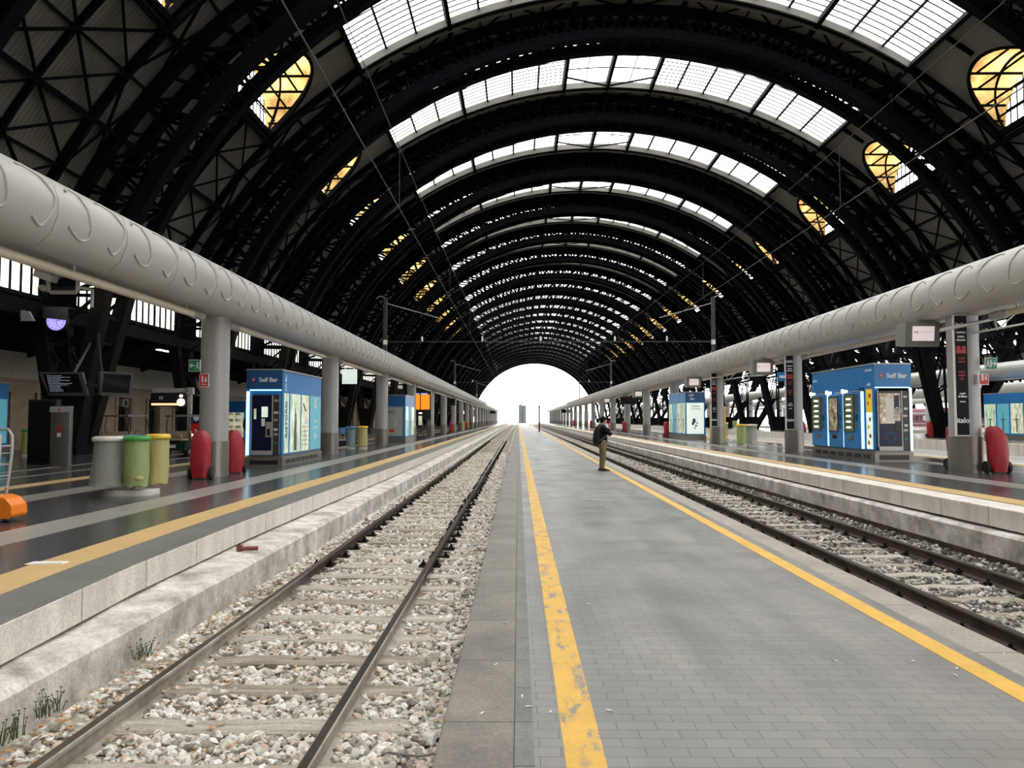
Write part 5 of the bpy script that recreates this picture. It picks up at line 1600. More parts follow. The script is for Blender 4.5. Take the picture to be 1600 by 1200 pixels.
fire = [('poly', [(-.055, .10), (-.015, .10), (-.015, .24), (-.035, .28), (-.055, .24)]), ('poly', [(.02, .10), (.07, .13), (.06, .20), (.045, .26), (.03, .21), (.015, .17)]), ('box', -.06, .06, .05, .07)]
sign('emergency_exit_sign', 'green exit sign with a left arrow on the first left column', 'sign', (-7.62, 17.38, 2.72), .28, .28, 'green', marks=[arrow(-.06, .14, .13, 1)] + runner(.065, .14, .2))
sign('fire_sign', 'red fire equipment sign below the exit sign on the first left column', 'sign', (-7.40, 17.40, 2.36), .22, .31, 'red', marks=fire)
sign('emergency_exit_sign', 'green exit sign with a right arrow on the first right column', 'sign', (11.05, 17.42, 2.76), .28, .28, 'green', marks=[arrow(.06, .14, .13, -1)] + runner(-.075, .14, .2))
sign('fire_sign', 'red fire equipment sign below the exit sign on the first right column', 'sign', (10.86, 17.40, 2.40), .22, .25, 'red', marks=fire[:2])
sign('fire_sign', 'small red bordered sign on the column beside the white advert kiosk', 'sign', (10.5, 50.42, 2.7), .3, .3, 'red', marks=[('box', -.08, .08, .08, .22)])

# vertical adverts on the right columns
def advert(k, label):
    y = Y0 + .35 + BAY * k
    root = empty('column_advert', (CR - .30, y - .375, ZR + .86)); tag(root, label, 'advert')
    mb = MB(); mb.box(-.16, .15, -.05, .0, 0, 2.84); mb.build('backing', 'white', root)
    mb = MB(); mb.box(-.13, .15, -.056, -.05, .02, 2.82); mb.build('black_face', 'panel_black', root)
    F = Face((0, -.058, 0), (1, 0, 0), (0, -1, 0))
    T = [('italo', .17, .36, 'letter_white'), ('i treni', .05, .80, 'letter_white'), ('di Milano', .055, .92, 'letter_white'), ('scegli il', .045, .99, 'letter_white'), ('PIÙ', .05, 1.33, 'letter_red'), ('AMATI', .05, 1.41, 'letter_red'), ('ITALIA', .05, 1.49, 'letter_red'), ('TUTTA', .05, 1.73, 'letter_red'), ('LA PIÙ', .05, 1.81, 'letter_red'),
         ('MILANO', .055, 2.24, 'letter_white'), ('ROMA', .055, 2.32, 'letter_white'), ('NAPOLI', .06, 2.42, 'letter_white'), ('italo', .145, 2.60, 'letter_white')]
    for b, s, z, m in T:
        letters(F, .01, z, 0, b, s, m, root, .003)
    mb = MB()
    for xx in (-.06, .06): mb.ell((xx, -.058, 2.06), (.055, .008, .05), 10, 6)
    mb.box(-.11, .12, -.06, -.056, 1.93, 2.02); mb.build('red_shape', 'letter_red', root)


advert(0, 'tall black advert strip with white lettering on the first right column')
advert(1, 'tall black advert strip on the second right column')
advert(2, 'tall black advert strip on the third right column')
mb = MB(); mb.box(-.22, .22, -.02, .02, 0, .34); mb.box(-.14, .14, -.026, -.02, .12, .22, 1); mb.box(-.18, .18, .02, .03, .1, .2, 1)
tag(mb.build('platform_sign', ['blue', 'letter_white'], loc=(10.12, 28.45, 3.05)), 'small blue platform sign on the left of the second right column', 'sign')


# ------------------------------------------------------------------ hanging monitors
def monitor(face_mat='screen_pink', w=.84, h=.60):
    root = empty('hanging_monitor', (0, 0, 0))
    mb = MB(); mb.loft([[(-w / 2, -.08, 0), (w / 2, -.08, 0), (w / 2, -.14, h), (-w / 2, -.14, h)], [(-w / 2, .05, .0), (w / 2, .05, .0), (w / 2, .15, h), (-w / 2, .15, h)], [(-w / 2 + .02, .42, .05), (w / 2 - .02, .42, .05), (w / 2 - .02, .42, h - .05), (-w / 2 + .02, .42, h - .05)]])
    mb.build('housing', 'monitor_grey', root, bevel=.008)
    mb = MB(); n = Vector((0, -1, -.1)).normalized()
    def q(x, z, d): return (x, -.08 - .06 * z / h - d, z)
    for (a, b, c, e, d0, d1) in ((-w * .30, w * .34, h * .22, h * .82, .002, .01),):
        mb.add([q(a, c, d1), q(b, c, d1), q(b, e, d1), q(a, e, d1), q(a, c, d0), q(b, c, d0), q(b, e, d0), q(a, e, d0)], [(0, 1, 2, 3), (0, 4, 5, 1), (1, 5, 6, 2), (2, 6, 7, 3), (3, 7, 4, 0)])
    mb.build('screen', face_mat, root)
    if face_mat == 'screen_pink':
        text_mesh('FS', .11, 'letter_red', 'screen_logo', .002, .004, root, (-w * .2, -.125, h * .6), (R(84), 0, 0)); text_mesh('Milano Centrale', .045, 'totem_grey', 'screen_text', .001, .0, root, (w * .08, -.125, h * .6), (R(84), 0, 0))
    mb = MB(); mb.cyl((w * .12, .25, h - .1), (w * .12, .25, h + .045), .02, 8); mb.cyl((w * .4, .25, h - .1), (w * .4, .25, h + .045), .02, 8); mb.build('hanger', 'metal_grey', root)
    return root


mn = monitor()
ML = [(9.98, 18.45, 3.40, 'grey hanging monitor with a pale pink screen left of the first right column'),
      (9.98, 30.4, 3.40, 'grey hanging monitor with a pink screen above and left of the second right column'),
      (9.98, 42.4, 3.40, 'grey hanging monitor with a pink screen above the white advert kiosk'),
      (9.98, 62.0, 3.40, 'small hanging monitor with a pale screen further along the right platform'),
      (9.98, 84.0, 3.40, 'tiny hanging monitor far along the right platform')]
for i, (x, y, z, lab) in enumerate(ML):
    if i == 0: mn.location = (x, y, z); tag(mn, lab, 'monitor', 'hanging monitors of the right platform')
    else: dup(mn, (x, y, z), lab)
for (x, y, z, w, lab) in ((10.6, 71.6, 3.02, 1.6, 'dark hanging display board on the right platform above the person'), (-7.2, 78.0, 3.02, 1.2, 'dark hanging display board over the left platform beyond the orange board'), (-7.2, 190.0, 3.02, 2.6, 'dark display boards at the far end of the left platform'), (10.5, 165., 3.02, 2.0, 'brown display board at the far end of the right platform')):
    mb = MB(); mb.box(-w / 2, w / 2, -.12, .12, 0, .75); mb.box(-w / 2 + .06, w / 2 - .06, -.13, -.12, .06, .69, 1); mb.cyl((-w * .3, 0, .75), (-w * .3, 0, 1.02), .03, 6); mb.cyl((w * .3, 0, .75), (w * .3, 0, 1.02), .03, 6)
    tag(mb.build('display_board', ['charcoal', 'dark_glass'], loc=(x, y, z)), lab, 'display board')


# bracket lattices at the right columns
def bracket(y, label, s=1.0):
    root = empty('lattice_bracket', (CR, y, 4.0)); tag(root, label, 'bracket', 'tube lattice brackets on the right platform')
    mb = MB(); P0 = Vector((-.95, -.5, -.36)); K = Vector((.58, -.5, -.03)); A = Vector((1.1, -.5, .30)); B = Vector((2.3, -.5, 1.05)); D = Vector((.35, -.5, -.35)); E_ = Vector((1.3, -.5, -.15))
    mb.tube([P0, K, B], .04, 8); mb.cyl(Vector((-.2, -.5, -.42)), E_, .025, 8); mb.cyl(E_, Vector((2.3, -.5, -.1)), .025, 8); mb.cyl(D, Vector((.3, -.5, -.09)), .02, 8); mb.cyl(D, A, .02, 8); mb.cyl(E_, A, .02, 8); mb.cyl(E_, B, .02, 8); mb.cyl(A, Vector((2.4, -.5, .15)), .025, 8)
    mb.cyl(Vector((0, -.365, -.17)), Vector((0, -.5, -.17)), .03, 8); mb.cyl(Vector((.12, -.36, -.33)), Vector((.12, -.5, -.33)), .02, 8)
    mb.build('tubes', 'metal_grey', root)


bracket(Y0 + .1, 'pale tube lattice bracket reaching out from the first right column')
bracket(Y0 + .1 + 22, 'pale tube lattice bracket reaching out from the third right column')

# ------------------------------------------------------------------ left concourse things
root = empty('information_monitor', (-15.65, 25.6, 2.42)); tag(root, 'dark double information monitor with lines of text hanging before the first left pier', 'monitor')
for nm, dx, yaw, sc in (('front_screen', 0, .0, 1), ('side_screen', 1.55, R(68), .9)):
    mb = MB(); w, h = 1.45 * sc, .80
    mb.loft([[(-w / 2 + .12, -.05, 0), (w / 2 + .02, -.05, 0), (w / 2 - .06, -.30, h), (-w / 2 - .1, -.30, h)], [(-w / 2 + .12, .06, 0), (w / 2 + .02, .06, 0), (w / 2 - .06, -.16, h), (-w / 2 - .1, -.16, h)]])
    o = mb.build(nm, 'totem_grey', root, bevel=.01); o.location = (dx, .1 if dx else 0, 0); o.rotation_euler = (0, 0, yaw)
    def q(x, z, d): return (x, -.05 - .25 * z / h - d, z)
    mb = MB(); mb.add([q(-w * .40, .1, .006), q(w * .43, .1, .006), q(w * .36, h - .07, .006), q(-w * .47, h - .07, .006)], [(0, 1, 2, 3)]); mb.build('dark_glass_pane', 'dark_glass', o, recalc=False)
    if nm == 'front_screen':
        mb = MB(); r = random.Random(8)
        for i in range(11):
            z = .14 + i * .052; x = -w * .36 - .06 * z
            L_ = r.uniform(.35, .85)
            while L_ > 0:
                g_ = min(L_, r.uniform(.03, .12)); mb.add([q(x, z, .009), q(x + g_, z, .009), q(x + g_, z + .02, .009), q(x, z + .02, .009)], [(0, 1, 2, 3)]); x += g_ + .015; L_ -= g_ + .015
        mb.build('text_lines', 'screen_text', o, recalc=False)
mb = MB(); mb.beam((.3, -.1, .8), (-.5, 2.3, 2.2), .06, .06); mb.beam((1.2, 0, .8), (-.3, 2.3, 2.6), .06, .06); mb.box(.70, 1.3, -.1, .2, .3, .4); mb.build('support_arm', 'charcoal', root)

mb = MB(); mb.loft([oval(0, 0, .30, .13, z) for z in (0, 1.74)]); o1 = mb
root = empty('information_totem', (-13.15, 21.3, ZL)); tag(root, 'slim grey metal totem with a small red label, standing beside a black panel at left', 'totem')
mb.build('body', 'totem_grey', root)
mb = MB(); mb.box(-.27, .27, -.145, -.13, 1.56, 1.72, 0); mb.box(-.02, .04, -.15, -.13, 1.60, 1.66, 1); mb.build('cap_panel', ['column', 'letter_red'], root)
mb = MB(); mb.box(-.04, .06, -.146, -.13, .98, 1.2, 0); mb.box(-.04, .06, -.148, -.13, .86, .97, 1); mb.build('label_plate', ['letter_red', 'paper'], root)
mb = MB(); mb.box(-.42, .42, -.12, .12, 0, 1.95); mb.box(-.38, .38, -.13, -.12, .1, 1.9, 1)
tag(mb.build('black_totem', ['black', 'panel_black'], loc=(-14.3, 22.3, ZL), bevel=.01), 'tall black panel totem immediately left of the grey one', 'totem')

# violet clock
root = empty('hanging_clock', (-17.08, 27.25, 5.24)); tag(root, 'violet lit hanging clock half hidden by the beam above the left concourse', 'clock')
mb = MB(); mb.cyl((0, -.10, 0), (0, .10, 0), .38, 32); mb.build('case', 'charcoal', root)
mb = MB(); mb.cyl((0, -.105, 0), (0, -.10, 0), .36, 32); fc = mb.build('dial', 'clock_violet', root)
mb = MB(); mb.beam((0, -.11, 0), (.16, -.11, .02), .02, .005, up=(0, 1, 0)); mb.beam((0, -.11, 0), (.06, -.11, -.22), .015, .005, up=(0, 1, 0))
for i in range(12):
    a = i * math.pi / 6; mb.beam((.27 * math.sin(a), -.11, .27 * math.cos(a)), (.31 * math.sin(a), -.11, .31 * math.cos(a)), .02, .005, up=(0, 1, 0))
mb.tube([(.29 * math.sin(i * math.pi / 12), -.108, .29 * math.cos(i * math.pi / 12)) for i in range(24)], .003, 4, closed=True); mb.build('dial_markings', 'black', fc)
mb = MB(); mb.add([(-.46, -.16, .10), (.46, -.16, .0), (.46, -.16, .5), (-.46, -.16, .5), (-.46, -.12, .10), (.46, -.12, .0), (.46, -.12, .5), (-.46, -.12, .5)], [(0, 1, 2, 3), (7, 6, 5, 4), (0, 4, 5, 1), (1, 5, 6, 2), (2, 6, 7, 3), (3, 7, 4, 0)]); mb.box(-.46, .46, -.12, .3, .44, .5); mb.build('hood', 'charcoal', root)
mb = MB(); mb.loft([[(-.25, -.05, 0), (.25, -.05, 0), (.05, -.05, .35), (-.05, -.05, .35)], [(-.25, .05, 0), (.25, .05, 0), (.05, .05, .35), (-.05, .05, .35)]])
mb.box(-.26, -.1, -.03, .03, .1, .38)
tag(mb.build('loudspeaker', 'metal_grey', loc=(-17.50, 26.2, 5.10)), 'small grey horn loudspeaker left of the violet clock', 'loudspeaker')

# ceiling strip lamps
g = 'white strip lamps under the left soffit'
for i, (y, n) in enumerate(((40.4, 5), (60.5, 5), (85.5, 5))):
    mb = MB(); mb.box(-.16, .16, -1.9 * n / 5, 1.9 * n / 5, .05, .14, 1)
    for j in range(n): mb.box(-.12, .12, -1.75 * n / 5 + j * .72, -1.75 * n / 5 + j * .72 + .5, 0, .05, 0)
    mb.cyl((0, -1 * n / 5, .14), (0, -1 * n / 5, .30), .02, 6, 1); mb.cyl((0, 1 * n / 5, .14), (0, 1 * n / 5, .30), .02, 6, 1)
    tag(mb.build('strip_lamp', ['lamp_white', 'charcoal'], loc=(-18.9, y, 5.22)), 'white strip lamp under the dark left soffit, %s' % ['over the golf carts', 'second along', 'third along', 'short one behind the first pier'][i], 'lamp', g)

# cctv camera on its pipe
root = empty('surveillance_camera', (-7.78, 12.2, 3.9)); tag(root, 'grey surveillance camera on a bent pipe under the left duct', 'camera')
mb = MB(); mb.tube([(.45, 0, .148), (.45, 0, -.14), (.42, 0, -.19), (.0, 0, -.19)], .035, 10); mb.tube([(.45, 0, -.1), (.52, .3, -.1), (.52, .3, -.4)], .03, 8); mb.build('pipe', 'column', root)
mb = MB(); d = Vector((1, -.2, -.32)).normalized(); up = Vector((0, 0, 1))
mb.beam(Vector((-.28, .05, .14)), Vector((.08, -.02, .02)), .13, .12); mb.beam(Vector((-.30, .05, .22)), Vector((.13, -.03, .08)), .17, .02); mb.cyl(Vector((-.05, 0, .02)), Vector((-.03, 0, -.19)), .03, 8); mb.ell((-.12, 0, -.12), (.07, .07, .06), 10, 6)
mb.build('camera_housing', 'metal_grey', root, bevel=.008)

# departures gantry with clock
root = empty('departure_board', (-13.9, 29.4, ZL)); tag(root, 'dark departures board with orange text and a round clock, beside the golf carts', 'display board')
mb = MB(); mb.box(.78, .92, -.07, .07, 0, 2.6); mb.box(.72, .98, -.1, .1, 2.35, 2.62); mb.build('post', 'metal_grey', root)
mb = MB(); mb.box(-.62, .78, -.10, .10, 2.42, 2.58); mb.build('top_bar', 'metal_grey', root)
mb = MB(); mb.box(-.66, .72, -.14, .14, 1.86, 2.40); b = mb.build('board', 'black', root)
mb = MB(); mb.box(-.62, .42, -.15, -.14, 1.91, 1.99); mb.build('orange_text', 'led_orange', b)
text_mesh('13', .16, 'screen_text', 'platform_number', .003, .003, b, (-.25, -.15, 2.2))
mb = MB(); mb.cyl((.56, -.20, 2.03), (.56, -.14, 2.03), .15, 24); mb.cyl((.56, -.2, 2.28), (.56, -.14, 2.28), .06, 16); cf = mb.build('clock_dial', 'clock_face', root)
mb = MB(); mb.beam((.56, -.205, 2.03), (.56, -.205, 2.13), .012, .004, up=(0, 1, 0)); mb.beam((.56, -.205, 2.03), (.62, -.205, 2.0), .014, .004, up=(0, 1, 0)); mb.build('clock_hands', 'black', cf)
mb = MB(); mb.box(.95, 1.32, -.06, -.03, 1.24, 1.56, 0); mb.ell((1.13, -.065, 1.40), (.11, .01, .11), 16, 8, 1); mb.build('blue_sign', ['blue_dark', 'letter_white'], root)
mb = MB(); mb.box(.95, 1.30, -.06, -.03, .82, 1.20, 0); mb.box(1.08, 1.16, -.07, -.06, .88, .96, 1); mb.build('red_sign', ['red', 'letter_white'], root)
mb = MB(); mb.box(.78, 1.32, -.10, .02, .70, .78); mb.build('lit_shelf', 'lamp_white', root)
mb = MB(); mb.box(.9, .98, -.05, -.02, .8, 1.56); mb.build('bracket', 'charcoal', root)


# golf carts
def golf_cart():
    root = empty('golf_cart', (0, 0, 0))
    mb = MB()
    mb.loft([[(-.55, -.95, .30), (.55, -.95, .30), (.58, -.95, .62), (-.58, -.95, .62)], [(-.58, -.55, .26), (.58, -.55, .26), (.60, -.55, .70), (-.60, -.55, .70)], [(-.58, .1, .26), (.58, .1, .26), (.58, .1, .62), (-.58, .1, .62)], [(-.58, .15, .24), (.58, .15, .24), (.58, .15, .34), (-.58, .15, .34)], [(-.58, .75, .24), (.58, .75, .24), (.58, .75, .34), (-.58, .75, .34)], [(-.56, .82, .24), (.56, .82, .24), (.52, .82, .82), (-.52, .82, .82)], [(-.48, 1.2, .28), (.48, 1.2, .28), (.42, 1.15, .62), (-.42, 1.15, .62)]])
    mb.build('body', 'cart_green', root, bevel=.03)
    mb = MB(); mb.box(-.52, .52, -.42, .05, .70, .80); mb.box(-.52, .52, -.50, -.40, .80, 1.1); mb.box(-.5, .5, -.92, -.55, .68, .78); mb.build('bench_seat', 'beige_seat', root, bevel=.03)
    mb = MB(); mb.tube([(-.45, -1.0, .66), (-.45, -1.02, .92), (-.3, -1.03, .98), (.3, -1.03, .98), (.45, -1.02, .92), (.45, -1.0, .66)], .025, 8); mb.build('rear_rail', 'beige_seat', root)
    mb = MB(); mb.loft([[(-.58, -.75, 1.72), (.58, -.75, 1.72), (.58, .62, 1.74), (-.58, .62, 1.74)], [(-.55, -.72, 1.79), (.55, -.72, 1.79), (.55, .58, 1.81), (-.55, .58, 1.81)]]); mb.build('roof_canopy', 'charcoal', root, bevel=.02)
    mb = MB()
    for s in (-1, 1):
        mb.tube([(s * .5, -.52, .7), (s * .52, -.66, 1.3), (s * .52, -.55, 1.74)], .018, 6); mb.tube([(s * .5, .82, .8), (s * .52, .6, 1.4), (s * .52, .42, 1.74)], .018, 6)
    mb.tube([(.25, .6, .7), (.25, .35, 1.0)], .015, 6); mb.tube([(.25 + .17 * math.cos(a), .35 + .06 * math.sin(a), 1.0 + .15 * math.sin(a)) for a in [2 * math.pi * i / 16 for i in range(16)]], .013, 5, closed=True)
    mb.build('roof_posts', 'black', root)
    mb = MB(); mb.box(-.14, .14, -.975, -.955, .38, .52); mb.build('number_plate', 'letter_white', root)
    for sx in (-1, 1):
        for yy in (-.62, .80):
            mb = MB(); mb.tube([(sx * .44, yy, .22), (sx * .60, yy, .22)], .22, 20); w = mb.build('wheel', 'rubber', root, bevel=.02)
            mb = MB(); mb.tube([(sx * .60, yy, .22), (sx * .612, yy, .22)], .11, 14); mb.build('hub_cap', 'metal_grey', w)
    return root


gc = golf_cart(); gc.location = (-13.95, 26.4, ZL); gc.rotation_euler = (0, 0, R(-8)); tag(gc, 'dark green golf cart behind the white and green bins', 'golf cart', 'golf carts on the left concourse')
gc.scale = (.86, .86, .84)
dup(gc, (-12.35, 27.6, ZL), 'dark green golf cart with beige seats, left of the first column', R(-10))

# luggage trolley cut by the left edge
root = empty('luggage_trolley', (-7.14, 9.95, ZL)); tag(root, 'luggage trolley with an orange front wheel cover cut by the left edge', 'trolley')
mb = MB(); prof = [(.0, .05), (.44, .05), (.46, .10), (.45, .22), (.37, .31), (.26, .345), (.1, .345), (0, .33)]
mb.loft([[(x, -.16, z) for x, z in prof], [(x, -.13, z + .005) for x, z in prof], [(x, .13, z + .005) for x, z in prof], [(x, .16, z) for x, z in prof]]); mb.build('wheel_cover', 'orange', root, bevel=.025)
for s in (-1, 1):
    mb = MB(); mb.tube([(.20, s * .10 - .02, .075), (.20, s * .10 + .02, .075)], .07, 16); mb.build('wheel', 'rubber', root)
mb = MB(); mb.ell((.10, -.165, .14), (.05, .008, .05), 12, 6); mb.build('round_badge', 'blue_dark', root)
mb = MB()
for s in (-1, 1):
    mb.tube([(.20, s * .10, .32), (.25, s * .12, .9), (.25, s * .12, 1.14), (.19, s * .12, 1.22), (-.35, s * .12, 1.24)], .022, 8); mb.tube([(.25, s * .12, .75), (-.6, s * .12, .75)], .015, 8)
    mb.tube([(-.6, s * .25, .12), (-.55, s * .22, 1.05)], .018, 8)
mb.tube([(.25, -.12, 1.0), (.25, .12, 1.0)], .012, 6); mb.tube([(-.55, -.25, .3), (.2, -.1, .3)], .02, 8); mb.tube([(-.55, .25, .3), (.2, .1, .3)], .02, 8)
for z in (.45, .6, .75, .9): mb.tube([(.23, -.12, z), (.23, .12, z)], .008, 6)
mb.build('tube_frame', 'metal_grey', root)
mb = MB(); mb.box(-.12, -.02, -.10, .10, .45, 1.0); mb.build('advert_plate', 'yellow_lid', root)
for s in (-1, 1):
    mb = MB(); mb.tube([(-.6, s * .25 - .02, .1), (-.6, s * .25 + .02, .1)], .10, 16); mb.build('wheel', 'rubber', root)

# orange led departure screen on legs
root = empty('led_departure_screen', (-6.95, 52.8, ZL)); tag(root, 'black standing board with a bright orange departures screen on the left platform', 'display board')
mb = MB(); mb.box(-.75, .75, -.2, .2, 1.35, 3.35); mb.build('cabinet', 'black', root)
mb = MB(); mb.box(-.66, -.04, -.22, -.2, 2.05, 3.1); mb.box(.04, .66, -.22, -.2, 2.05, 3.1); mb.build('orange_screen', 'screen_orange', root)
mb = MB(); mb.box(-.62, -.1, -.225, -.2, 3.12, 3.2); mb.box(.02, .5, -.225, -.2, 3.12, 3.2); mb.build('violet_header', 'clock_violet', root)
mb = MB(); r = random.Random(2)
for c in (-.62, .10):
    for i in range(12):
        x = c
        while x < c + .5:
            w = r.uniform(.03, .12); mb.box(x, x + w, -.224, -.22, 2.10 + i * .08, 2.125 + i * .08); x += w + r.uniform(.02, .06)
mb.build('text_lines', 'rust_red', root)
mb = MB(); mb.box(-.1, .12, -.21, -.2, 1.75, 1.83, 0); mb.box(-.12, .12, -.23, -.2, .95, 1.6, 1); mb.build('small_notice', ['lamp_white', 'poster_b'], root)
mb = MB(); mb.beam((-.7, 0, 1.4), (.4, 0, 0), .07, .07); mb.beam((.7, 0, 1.4), (-.4, 0, 0), .07, .07); mb.beam((-.7, 0, 0), (-.7, 0, 1.4), .05, .05); mb.beam((.7, 0, 0.0), (.7, 0, 1.4), .05, .05); mb.build('crossed_legs', 'charcoal', root)

# mail carts near the second left bins
mb = MB(); mb.box(-.6, .6, -.4, .4, .25, .32)
for sx in (-.5, .5):
    for sy in (-.35, .35): mb.tube([(sx, sy - .03, .12), (sx, sy + .03, .12)], .12, 12, 1); mb.cyl((sx, sy, .25), (sx, sy, .85), .02, 6)
mb.box(-.55, .3, -.35, .35, .32, .60, 2); mb.box(-.5, .55, -.3, .3, .60, .92, 3)
tag(mb.build('baggage_cart', ['metal_grey', 'rubber', 'brown_bag', 'blue_lid'], loc=(-9.6, 38.5, ZL), bevel=.02), 'loaded baggage cart with a blue tarpaulin behind the second left column', 'cart')
mb = MB(); mb.box(-.7, .7, -.05, .05, 0, 1.9); mb.box(-.6, .6, -.06, -.05, .3, 1.7, 1)
tag(mb.build('glass_shelter_panel', ['charcoal', 'poster_b'], loc=(-14.5, 48.0, ZL)), 'pale lit panel seen between the second and third left columns', 'panel')
mb = MB(); mb.box(-.5, .5, -.05, .05, 0, 1.0); mb.cyl((-.3, 0, 1.0), (-.3, 0, 1.6), .02, 6); mb.cyl((.3, 0, 1.0), (.3, 0, 1.6), .02, 6)
tag(mb.build('hanging_sign', ['poster_w', 'charcoal'], loc=(-11.5, 50.4, 4.0)), 'white lit hanging box sign between the second and third left columns', 'sign')

# ------------------------------------------------------------------ far things
root = empty('signal_post', (2.62, 93, 0.003)); tag(root, 'thin dark signal post standing on the right edge of the low platform', 'post')
mb = MB(); mb.cyl((0, 0, 0), (0, 0, 3.3), .10, 10); mb.build('pole', 'black', root)
mb = MB(); mb.box(-.25, .25, -.05, .05, 3.1, 3.2); mb.box(-.5, .1, -.04, .04, 3.5, 3.56); mb.cyl((0, 0, 3.3), (0, 0, 3.8), .03, 6); mb.build('top_arms', 'metal_grey', root)
mb = MB(); mb.cyl((2.3, 150, 0), (2.3, 150, 2.4), .05, 8); tag(mb.build('thin_post', 'metal_grey'), 'very thin pale post further back on the low platform', 'post')
mb = MB(); mb.box(-1.6, -.1, 0, 3, -.0, 8.4); mb.box(.1, 1.6, 0, 3, 0, 8.1); mb.box(-.1, .1, .3, 3, 0, 7.9, 1); mb.box(-.5, .3, 1, 2, 8.4, 8.9)
tag(mb.build('dark_hut', ['far_block', 'black'], loc=(1.6, 306, -.75)), 'tall dark block standing alone beyond the far end of the low platform', 'hut')

# catenary masts and portal beams
def mast(x, y, zb, label):
    root = empty('catenary_mast', (x, y, 5.17)); tag(root, label, 'mast', 'catenary masts')
    mb = MB(); mb.box(-.09, .09, -.09, .09, 0, 3.0); mb.box(-.13, .13, -.13, .13, 0, .1); mb.build('post', 'charcoal', root)
    mb = MB(); mb.cyl((0, 0, .45), (0, 0, .70), .12, 10); mb.cyl((0, 0, .2), (0, 0, .35), .08, 10); mb.build('insulator', 'white', root)
    s = 1 if x < 0 else -1
    mb = MB(); mb.beam((s * .05, 0, 2.7), (s * 2.9, 0, 1.9), .04, .04); mb.tube([(0, 0, 3.0), (-s * .3, 0, 3.1), (-s * .5, 0, 2.95)], .02, 6); mb.build('stay', 'metal_grey', root)


PL = ['nearest', 'second', 'third']
for i, y in enumerate((39.9, 83.9, 127.9)):
    mast(XL, y, 0, 'dark catenary mast rising from the left duct, %s of the row' % PL[i]); mast(XR, y, 0, 'dark catenary mast rising from the right duct, %s of the row' % PL[i])
    root = empty('catenary_beam', (0, y, 5.78)); tag(root, 'thin horizontal catenary cross beam between the two ducts, %s from the camera' % PL[i], 'cross beam', 'catenary cross beams')
    mb = MB(); mb.beam((XL + .12, 0, 0), (XR - .12, 0, 0), .05, .05); mb.build('bar', 'charcoal', root)
    mb = MB()
    for x in (-5.2, -1.95, 1.2, 5.2, 8.0): mb.cyl((x, 0, .03), (x, 0, .28), .05, 8)
    mb.build('insulator', 'white', root)
for k, (x, lab) in enumerate(((-1.95, 'overhead contact wire above the left track'), (5.25, 'overhead contact wire above the right track'))):
    root = empty('overhead_wire', (x, 0, 0)); tag(root, lab, 'wire')
    zc, zm = 5.05, 6.03
    mb = MB(); mb.tube([(0, -5, zc), (0, 150, zc), (0, 420, zc)], .008, 6); mb.build('contact_wire', 'copper_wire', root)
    mb = MB(); pts = []
    for i in range(0, 60):
        y = -5 + i * 5; ph = ((y + 4.1) % 44) / 44; pts.append((0, y, zm + .35 * (2 * ph - 1) ** 2))
    mb.tube(pts, .007, 6); mb.build('messenger_wire', 'copper_wire', root)
    for i in range(22):
        y = 3 + i * 9; ph = ((y + 4.1) % 44) / 44; mb = MB(); mb.tube([(0, y, zc), (0, y, zm + .35 * (2 * ph - 1) ** 2)], .006, 5)
        mb.build('dropper', 'copper_wire', root)
# gantries outside the hall mouth
for i, (x, y, h) in enumerate(((-14.5, 330, 17), (-11.5, 345, 14), (-17, 380, 17), (18.5, 330, 16), (13.5, 420, 15), (-9, 470, 12))):
    root = empty('catenary_mast', (x, y, -.75)); tag(root, 'faint distant mast outside the hall mouth, %s' % ['tallest at left', 'just right of the tallest left one', 'leftmost', 'at right', 'right of the centre', 'small one near the tracks'][i], 'mast')
    mb = MB(); mb.cyl((0, 0, 0), (0, 0, h), .22, 8); mb.build('post', 'metal_grey', root)
    mb = MB(); mb.beam((-2, 0, h - 2), (4, 0, h - 2), .18, .18); mb.beam((0, 0, h - .3), (3.6, 0, h - 2), .08, .08); mb.build('arm', 'metal_grey', root)
for i, (x, w, y, h) in enumerate(((-60, 26, 560, 9), (42, 30, 600, 8), (90, 40, 560, 13))):
    mb = MB(); mb.box(-w / 2, w / 2, 0, 12, 0, h, 0)
    for a in range(int(w / 3) - 1):
        for b in range(int(h / 3)): mb.box(-w / 2 + 1.5 + a * 3, -w / 2 + 2.8 + a * 3, -.1, 0, 1 + b * 3, 2.6 + b * 3, 1)
    mb.box(-w / 2 - .5, w / 2 + .5, -.5, 12.5, h, h + .6, 0)
    tag(mb.build('distant_building', ['concrete', 'column'], loc=(x, y, -.75)), 'pale low building far beyond the hall, %s' % ['at left', 'at right of centre', 'furthest right'][i], 'building')


